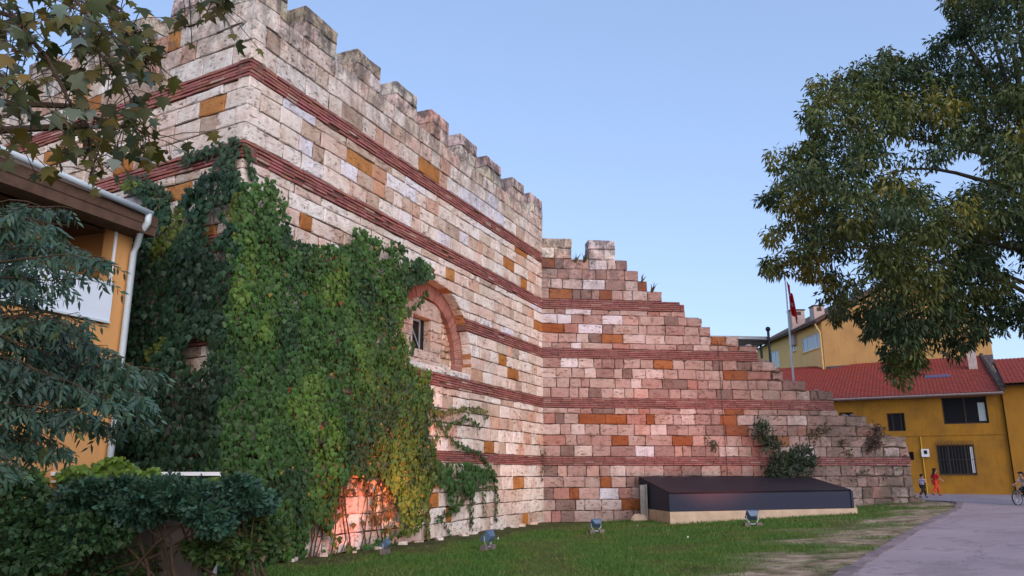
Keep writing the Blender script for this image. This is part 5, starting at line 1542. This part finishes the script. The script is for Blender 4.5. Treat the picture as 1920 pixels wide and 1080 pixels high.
# lawn grass
pos, tip, nrm, sz, col = [], [], [], [], []
NB = 0
while NB < 95000:
    y = 9.0 + 19 * rng.random() ** 1.5
    x = rng.uniform(-.40 * y - .5, .50 * y + 1)
    q = np.array([x, y, 0])
    if (q - FA.o) @ FA.n < .12 and (q - FA.o) @ FA.d > SCORN - .4 and (q - FA.o) @ FA.d < .3: continue
    if (q - FB.o) @ FB.n < .05 and (q - FB.o) @ FB.d > 0 and (q - FB.o) @ FB.d < 13.6: continue
    if (q - FC.o) @ FC.n < .1 and (q - FC.o) @ FC.d > -.3: continue
    if x < -2.6 and y < 12 and x < -2 - (y - 10) * .4: continue
    d = -edge_dist(x, y)
    if d < .05: continue
    n1 = mnoise.fractal(Vector((x * .55, y * .55, 3.1)), 1, 2, 5)
    if d < 3.4 and sstep(2.7, .4, d + 1.9 * n1) > rng.random() * .9: continue
    oa, ob = (q - FA.o) @ FA.n, (q - FB.o) @ FB.n
    nearw = min(abs(oa) if -14.6 < (q - FA.o) @ FA.d < .5 else 9, abs(ob) if 0 < (q - FB.o) @ FB.d < 13.6 else 9)
    if nearw < 1.8 and rng.random() < .55 * (1 - nearw / 1.8): continue
    pat = mnoise.noise(Vector((x * .8, y * .8, 5)))
    if pat < -.35 and rng.random() < .6: continue
    NB += 1
    pos.append((x, y, ground_z(x, y) - .005)); tip.append(np.array([rng.gauss(0, .35), rng.gauss(0, .35), 1])); a_ = rng.uniform(0, 6.28); nrm.append(np.array([math.cos(a_), math.sin(a_), .1]))
    sz.append(rng.uniform(.035, .075) * (1.0 if y < 20 else 1.25) * (1.5 if nearw < .5 and rng.random() < .3 else 1))
    col.append(vary((.070, .155, .026) if pat > 0 else (.105, .160, .034) if pat > -.3 else (.115, .120, .042), .35))
tag(leaf_mesh('lawn_grass', 'grass', pos, tip, nrm, sz, col, M['leaf']), 'short green lawn grass in front of the walls', 'grass', kind='stuff')

# plants rooted in the ruined wall
def wall_plant(label, pxs, o, n, kind, size, cols, up=.6, name='wall_plant', stem=True):
    base = FB.px(*pxs[0][:2]); th_ = thing(name, FB.pt(base[0], base[1], o), label, 'plant')
    pos, tip, nrm, sz, col = [], [], [], [], []; m = MB()
    for (x, y, r) in pxs:
        s0, z0 = FB.px(x, y); rr = r * .0185
        if stem: m.tube([FB.pt(base[0], base[1] - .1, .02), FB.pt((base[0] + s0) / 2, (base[1] + z0) / 2, o * .8), FB.pt(s0, z0, o)], [.012, .009, .005], 4)
        for _ in range(int(n * r / 20)):
            pos.append(FB.pt(s0 + rng.gauss(0, rr * .45), z0 + rng.gauss(0, rr * .45), max(.03, o + rng.gauss(0, .10))))
            tip.append(FB.d * rng.gauss(0, .6) + FB.n * rng.uniform(0, .7) + np.array([0, 0, rng.gauss(up, .5)])); nrm.append(FB.n + nr.normal(size=3) * .4); sz.append(size * rng.uniform(.6, 1.3)); col.append(vary(rng.choice(cols), .3))
    if stem: m.build('stem', M['twig'], th_)
    leaf_mesh('foliage', kind, pos, tip, nrm, sz, col, M['leaf'], th_)
DG = [(.022, .040, .022), (.030, .050, .020), (.016, .028, .020)]; DB_ = [(.085, .055, .030), (.06, .045, .022), (.05, .055, .022)]
wall_plant('dark green self sown shrub behind the lid of the black shelter', [(1465, 885, 22), (1440, 885, 20), (1490, 875, 22), (1500, 850, 14), (1452, 862, 14), (1430, 830, 16), (1418, 808, 18), (1445, 835, 14), (1510, 870, 12), (1475, 858, 16)], .35, 150, 'blade', .16, DG, .5)
wall_plant('small tuft of leaves beside the cable on the ruined wall', [(1332, 828, 10), (1337, 838, 8)], .08, 60, 'blade', .10, DG, -.3)
wall_plant('dry brown creeper hanging by the inner corner of the walls', [(1014, 848, 8), (1013, 865, 9), (1013, 882, 9), (1012, 898, 6)], .10, 90, 'blade', .10, [(.10, .055, .03), (.07, .045, .02)], -.9)
wall_plant('brownish weeds in the joints under the lowest brick band end', [(1530, 812, 14), (1520, 820, 12), (1545, 805, 10)], .06, 60, 'blade', .11, DB_, .1)
wall_plant('dead brown bramble on the stepped end of the ruined wall', [(1635, 822, 18), (1645, 805, 14), (1628, 838, 14), (1640, 830, 14)], .08, 90, 'blade', .12, [(.075, .042, .03), (.05, .035, .025)], 0)
wall_plant('small dark weed above the lowest band near the shelter', [(1577, 832, 10), (1590, 850, 10)], .06, 60, 'blade', .10, DB_, .2)
wall_plant('grey green weed on the lower right stones of the ruined wall', [(1615, 885, 12), (1600, 895, 10), (1655, 895, 8)], .05, 50, 'blade', .09, [(.035, .042, .032), (.05, .05, .04)], 0)
wall_plant('dry grass growing in the gap between the two merlons of the ruined wall', [(1079, 491, 4), (1096, 491, 4)], -.12, 60, 'grass', .30, [(.10, .10, .04)], 1.6, 'grass_tuft', False)
wall_plant('thin dry grass on the stepped top of the ruined wall', [(1203, 529, 3), (1222, 547, 3)], -.12, 50, 'grass', .34, [(.09, .08, .05)], 1.2, 'grass_tuft', False)

# far tree tops behind the houses
def far_tree(c, h, rad, n, label, cc):
    th_ = thing('far_tree', (c[0], c[1], .35), label, 'tree')
    m = MB(); m.tube([(c[0], c[1], .2), (c[0], c[1], h * .5), (c[0] + .2, c[1], h * .85)], [.25, .18, .06], 7)
    cl = []
    for k in range(n):
        v = nr.normal(size=3); v /= np.linalg.norm(v); p = np.array([c[0], c[1], h * .72]) + v * rad * rng.random() ** .4 * np.array([1, 1, .9]); cl.append((p, rng.uniform(.6, 1.2)))
        if k % 4 == 0: limb(m, (c[0], c[1], h * .5), p, .07, .015, .05, 4)
    m.build('trunk', M['bark'], th_)
    leaf_mesh('crown', 'blade', *blob_tree(cl, 26, .55, 'blade', .26, lambda q_: cc, .2), M['leaf_far'], th_)
p_ = at(1895, 660, 80); far_tree((p_[0] + 1.5, 80), 15.2, 2.6, 46, 'thin distant tree showing over the red roof at the right edge', (.055, .06, .03))
p_ = at(1874, 672, 66); far_tree((p_[0], 66), 11.6, 1.1, 26, 'small pale green tree top beside the tall ochre house', (.06, .085, .03))

# ------------------------------------------------------------------ litter on the grass
p_ = gnd(482, 1056)
bx = thing('carton', (p_[0], p_[1], 0), 'crumpled white and red carton lying in the weeds', 'carton')
m = MB(); m.box((p_[0], p_[1], .12), (.30, .22, .16), .5, None, .5); m.build('box', simple('white_card', (.66, .60, .58), .8, .2, .08), bx)
m = MB(); m.box((p_[0] + .15, p_[1] - .13, .085), (.30, .20, .11), .3, None, .25); m.add([(p_[0] - .12, p_[1] - .16, .20), (p_[0] + .14, p_[1] - .20, .17), (p_[0] + .22, p_[1] - .30, .08), (p_[0] - .02, p_[1] - .27, .10)], [(0, 1, 2, 3)]); m.build('flap', simple('red_card', (.42, .085, .05), .7, .3, .15), bx)
p_ = gnd(284, 1080)
m = MB()
gx = 6
for j in range(gx + 1):
    for i in range(gx + 1): m.v.append((p_[0] - .13 + .26 * i / gx, p_[1] - .1 + .2 * j / gx, .12 + .05 * mnoise.noise(Vector((i * .7, j * .7, 3))) + .03 * (i % 2)))
for j in range(gx):
    for i in range(gx): m.f.append((j * (gx + 1) + i, j * (gx + 1) + i + 1, (j + 1) * (gx + 1) + i + 1, (j + 1) * (gx + 1) + i)); m.c.append(None)
tag(m.build('plastic_bag', simple('pale_plastic', (.45, .62, .68), .4, .4, .05), None, True), 'pale blue crumpled plastic scrap at the bottom edge', 'litter')
for k, (x, y) in enumerate([(934, 1012), (1195, 988), (1290, 1010)]):
    p_ = gnd(x, y); m = MB(); m.ball((p_[0], p_[1], p_[2] + .03), (.013, .010, .030), 6, 5, None, .25)
    tag(m.build('paper_scrap', M['white_paint']), 'small white scrap of paper lying on the lawn', 'litter', 'white scraps scattered on the lawn')

# ------------------------------------------------------------------ people
def skin(name, pts, edges, radii, mat, parent=None, root=0, levels=2, extra=None):
    me = bpy.data.meshes.new(name); me.from_pydata([tuple(p) for p in pts], edges, [])
    o = bpy.data.objects.new(name, me); SC.collection.objects.link(o)
    o.modifiers.new('s', 'SKIN'); sv = me.skin_vertices[0].data
    for i, r in enumerate(radii):
        sv[i].radius = (r, r) if not hasattr(r, '__len__') else r
        sv[i].use_root = (i == root)
    ss = o.modifiers.new('u', 'SUBSURF'); ss.levels = levels; ss.render_levels = levels
    dg = bpy.context.evaluated_depsgraph_get(); dg.update()
    nm = bpy.data.meshes.new_from_object(o.evaluated_get(dg))
    bpy.data.objects.remove(o); bpy.data.meshes.remove(me)
    vs, fs = [tuple(v.co) for v in nm.vertices], [tuple(f.vertices) for f in nm.polygons]
    bpy.data.meshes.remove(nm)
    m = MB(); m.add(vs, fs)
    if extra: m.add(extra.v, extra.f)
    m_ = m.build(name, mat, parent, True)
    return m_

def person(loc, az, H, label, pose, cols, hair_long=False):
    """pose: joint offsets in body units (x right, y forward, z up, height = 1)"""
    f = thing('person', loc, label, 'person')
    a = R(az); fw = np.array([math.sin(a), math.cos(a), 0]); rt = np.array([math.cos(a), -math.sin(a), 0])
    def P(p): return np.array(loc) + (rt * p[0] + fw * p[1] + np.array([0, 0, p[2]])) * H
    J = pose; mt = {k: simple('cloth_' + k, c, .85, .15, .12, 20, .1) for k, c in cols.items()}
    names = ['pelvis', 'waist', 'chest', 'neck', 'head', 'crown', 'lh', 'lk', 'la', 'lt', 'rh', 'rk', 'ra', 'rtoe', 'ls', 'le', 'lw', 'lp', 'rs', 're', 'rw', 'rp']
    idx = {n: i for i, n in enumerate(names)}
    ed = [('pelvis', 'waist'), ('waist', 'chest'), ('chest', 'neck'), ('neck', 'head'), ('head', 'crown'), ('pelvis', 'lh'), ('lh', 'lk'), ('lk', 'la'), ('la', 'lt'), ('pelvis', 'rh'), ('rh', 'rk'), ('rk', 'ra'), ('ra', 'rtoe'), ('chest', 'ls'), ('ls', 'le'), ('le', 'lw'), ('lw', 'lp'), ('chest', 'rs'), ('rs', 're'), ('re', 'rw'), ('rw', 'rp')]
    rad = dict(pelvis=.075, waist=.068, chest=.080, neck=.030, head=.058, crown=.048, lh=.052, lk=.036, la=.024, lt=.020, rh=.052, rk=.036, ra=.024, rtoe=.020, ls=.038, le=.026, lw=.018, lp=.020, rs=.038, re=.026, rw=.018, rp=.020)
    fing = MB()
    for w, pm in (('lw', 'lp'), ('rw', 'rp')):
        d = np.array(J[pm]) - np.array(J[w]); d = d / np.linalg.norm(d)
        sdv = np.cross(d, [1, 0, 0]); sdv = sdv / (np.linalg.norm(sdv) + 1e-9)
        for k in range(4):
            b = np.array(J[pm]) + sdv * (k - 1.5) * .011; l = (.036, .042, .040, .031)[k]
            fing.tube([P(b), P(b + d * l * .5), P(b + d * l + np.array([0, .010, -.004]))], [.0058 * H, .0052 * H, .0042 * H], 5)
        b = np.array(J[w]) + d * .018 + sdv * -.018
        fing.tube([P(b), P(b + d * .015 - sdv * .014), P(b + d * .034 - sdv * .016)], [.0066 * H, .006 * H, .005 * H], 5)
    hd = np.array(J['head']); fd = np.array(J.get('face', (0, 1, 0)), float); fd /= np.linalg.norm(fd); fs_ = np.cross(fd, [0, 0, 1])
    fing.ball(P(hd + fd * .060 + np.array([0, 0, -.006])), .011 * H, 6, 5); 
    for s in (-1, 1):
        fing.ball(P(hd + fd * .050 + fs_ * s * .022 + np.array([0, 0, .014])), .008 * H, 6, 5); fing.ball(P(hd + fs_ * s * .057), (.010 * H, .014 * H, .019 * H), 6, 5)
    fing.tube([P(hd + fd * .053 + fs_ * -.016 + np.array([0, 0, -.032])), P(hd + fd * .057 + np.array([0, 0, -.034])), P(hd + fd * .053 + fs_ * .016 + np.array([0, 0, -.032]))], .005 * H, 5)
    skin('body', [P(J[n]) for n in names], [(idx[x], idx[y]) for x, y in ed], [rad[n] * H for n in names], mt['skin'], f, 0, 2, fing)
    def shell(name, ns, es, mat, g=.014, over=None):
        over = over or {}
        pts = [P(over.get(n, J.get(n))) for n in ns]; ii = {n: i for i, n in enumerate(ns)}
        skin(name, pts, [(ii[x], ii[y]) for x, y in es], [(rad[n.rstrip('_')] + g) * H for n in ns], mat, f, 0, 2)
    mid = lambda x, y, t_: tuple(np.array(J[x]) * (1 - t_) + np.array(J[y]) * t_)
    sl_ = pose.get('sleeve', .9)
    shell('shirt', ['chest', 'waist', 'pelvis', 'ls', 'le_', 'rs', 're_'], [('chest', 'waist'), ('waist', 'pelvis'), ('chest', 'ls'), ('ls', 'le_'), ('chest', 'rs'), ('rs', 're_')], mt['shirt'], .013, {'le_': mid('ls', 'le', sl_), 're_': mid('rs', 're', sl_)})
    shell('trousers', ['pelvis', 'lh', 'lk', 'la_', 'rh', 'rk', 'ra_'], [('pelvis', 'lh'), ('lh', 'lk'), ('lk', 'la_'), ('pelvis', 'rh'), ('rh', 'rk'), ('rk', 'ra_')], mt['trousers'], .016, {'la_': mid('lk', 'la', .92), 'ra_': mid('rk', 'ra', .92)})
    for s, tn in (('la', 'lt'), ('ra', 'rtoe')):
        m = MB(); m.tube([P(np.array(J[s]) + np.array([0, -.012, -.012])), P((np.array(J[s]) + np.array(J[tn])) / 2 + np.array([0, 0, -.008])), P(np.array(J[tn]) + np.array([0, .008, 0]))], [.030 * H, .030 * H, .022 * H], 8); m.build('shoe', mt['shoes'], f, True)
    hp = [P(hd + np.array([0, 0, .020]) - fd * .012), P(np.array(J['crown']) + np.array([0, 0, .012]) - fd * .006), P(hd - fd * .045)]; hr = [.060 * H, .050 * H, .045 * H]; he = [(0, 1), (0, 2)]
    if hair_long: hp += [P(hd - fd * .075 + np.array([0, 0, -.08])), P(hd - fd * .085 + np.array([0, 0, -.17]))]; hr += [.05 * H, .03 * H]; he += [(2, 3), (3, 4)]
    skin('hair', hp, he, hr, mt['hair'], f, 0, 2)
    return f

STRIDE = dict(pelvis=(0, 0, .51), waist=(0, .005, .60), chest=(0, .015, .715), neck=(0, .03, .83), head=(0, .045, .905), crown=(0, .045, .955), lh=(-.05, .01, .49), lk=(-.05, .13, .285), la=(-.05, .15, .06), lt=(-.05, .24, .03), rh=(.05, -.01, .49), rk=(.05, -.06, .27), ra=(.05, -.22, .09), rtoe=(.05, -.15, .03),
              ls=(-.105, .015, .765), le=(-.135, -.07, .61), lw=(-.13, .01, .49), lp=(-.13, .035, .465), rs=(.105, .015, .765), re=(.135, .08, .62), rw=(.12, .20, .55), rp=(.115, .235, .54), face=(0, 1, -.1))
def plc(x, y): p = gnd(x, y); return (p[0], p[1], p[2] + .035)
person(plc(1757, 931), 78, 1.46, 'girl in a red outfit with long dark hair striding along the yellow house', STRIDE, dict(skin=(.42, .24, .16), shirt=(.42, .022, .02), trousers=(.55, .055, .03), shoes=(.25, .05, .04), hair=(.035, .015, .012)), True)
bl_ = dict(STRIDE); bl_['sleeve'] = .6
bo = person((at(1731, 925, 39.5)[0], 39.5, .385), 80, 1.16, 'small boy in a purple striped shirt and dark trousers by the ruined wall end', bl_, dict(skin=(.42, .25, .17), shirt=(.55, .50, .60), trousers=(.03, .028, .035), shoes=(.05, .05, .06), hair=(.03, .018, .014)))
for ch in bo.children:
    if ch.name.startswith('shirt'):
        t = NT('striped_shirt', .85, .15); w_ = t.node('ShaderNodeTexWave', wave_type='BANDS', bands_direction='Z'); t.l.new(t.geo(), w_.inputs[0]); w_.inputs['Scale'].default_value = 4.5; w_.inputs['Distortion'].default_value = .6
        t.base(t.mix(t.ramp(w_.outputs[0], [(.45, 0), (.55, 1)]), (.62, .58, .64), (.16, .10, .26))); ch.data.materials[0] = t.m

# ---- child on a bicycle at the right edge
BP = gnd(1909, 949); baz = -112.0
BX, BY, BZ = BP[0] + .42, BP[1] + .2, BP[2] + .035
a_ = R(baz); bf = np.array([math.sin(a_), math.cos(a_), 0]); br = np.array([math.cos(a_), -math.sin(a_), 0])
def BB(x, y, z): return tuple(np.array([BX, BY, BZ]) + br * x + bf * y + np.array([0, 0, z]))
bike = thing('bicycle', (BX, BY, BZ), 'dark child bicycle ridden in from the right edge of the road', 'bicycle')
WR = .26
for yy in (.42, -.42):
    m = MB(); n_ = 28
    m.tube([BB(0, yy + WR * math.cos(2 * math.pi * k / n_), WR + WR * math.sin(2 * math.pi * k / n_)) for k in range(n_ + 1)], .024, 7, None, False); w = m.build('wheel', simple('black_rubber', (.025, .025, .027), .8, .2, .2), bike, True)
    m = MB(); m.tube([BB(0, yy + (WR - .03) * math.cos(2 * math.pi * k / n_), WR + (WR - .03) * math.sin(2 * math.pi * k / n_)) for k in range(n_ + 1)], .010, 5, None, False)
    for k in range(12): m.tube([BB(0, yy, WR), BB(0, yy + (WR - .03) * math.cos(2 * math.pi * k / 12), WR + (WR - .03) * math.sin(2 * math.pi * k / 12))], .0025, 3)
    m.tube([BB(-.05, yy, WR), BB(.05, yy, WR)], .02, 7); m.build('rim', M['steel'], w)
m = MB()
for u_, v_ in (((0, -.42, WR), (0, -.08, .24)), ((0, -.42, WR), (0, -.16, .50)), ((0, -.08, .24), (0, -.16, .54)), ((0, -.15, .46), (0, .29, .55)), ((0, -.08, .24), (0, .31, .47)), ((0, .27, .60), (0, .33, .42))): m.tube([BB(*u_), BB(*v_)], .016, 7)
for s in (-.045, .045): m.tube([BB(s, .33, .46), BB(s, .42, WR)], .012, 6)
m.build('frame', simple('dark_blue_frame', (.03, .05, .10), .35, .5, .1), bike)
m = MB(); m.tube([BB(-.24, .20, .72), BB(-.12, .26, .70), BB(0, .27, .64), BB(.12, .26, .70), BB(.24, .20, .72)], .012, 6); m.tube([BB(0, .27, .60), BB(0, .27, .66)], .014, 6); m.build('handlebar', M['steel'], bike)
m = MB(); m.ball(BB(0, -.18, .575), (.075, .075, .035), 10, 6); m.tube([BB(0, -.16, .50), BB(0, -.18, .57)], .012, 6); m.build('saddle', M['iron'], bike)
m = MB(); m.tube([BB(-.09, -.02, .12), BB(.0, -.08, .24), BB(.09, -.14, .36)], .010, 5); m.box(BB(-.12, -.02, .12), (.08, .06, .02), -a_); m.box(BB(.12, -.14, .36), (.08, .06, .02), -a_); m.build('pedal', M['iron'], bike)
HB = 1.28; kz = 1 / HB
RIDE = dict(pelvis=(0, -.14, .50), waist=(0, -.115, .585), chest=(0, -.06, .70), neck=(0, .0, .80), head=(0, .035, .875), crown=(0, .04, .925), lh=(-.05, -.12, .485), lk=(-.06, .08, .36), la=(-.07, -.01, .15), lt=(-.07, .06, .115), rh=(.05, -.12, .485), rk=(.06, .08, .45), ra=(.07, -.12, .335), rtoe=(.07, -.05, .305),
            ls=(-.10, -.05, .745), le=(-.16, .04, .63), lw=(-.18, .14, .585), lp=(-.175, .17, .575), rs=(.10, -.05, .745), re=(.16, .04, .63), rw=(.18, .14, .585), rp=(.175, .17, .575), face=(0, 1, -.1), sleeve=.7)
person((BX, BY, BZ), baz, HB, 'child in a white and pink shirt and dark trousers riding the bicycle', RIDE, dict(skin=(.42, .25, .17), shirt=(.62, .52, .56), trousers=(.025, .025, .03), shoes=(.2, .2, .2), hair=(.03, .018, .014)))
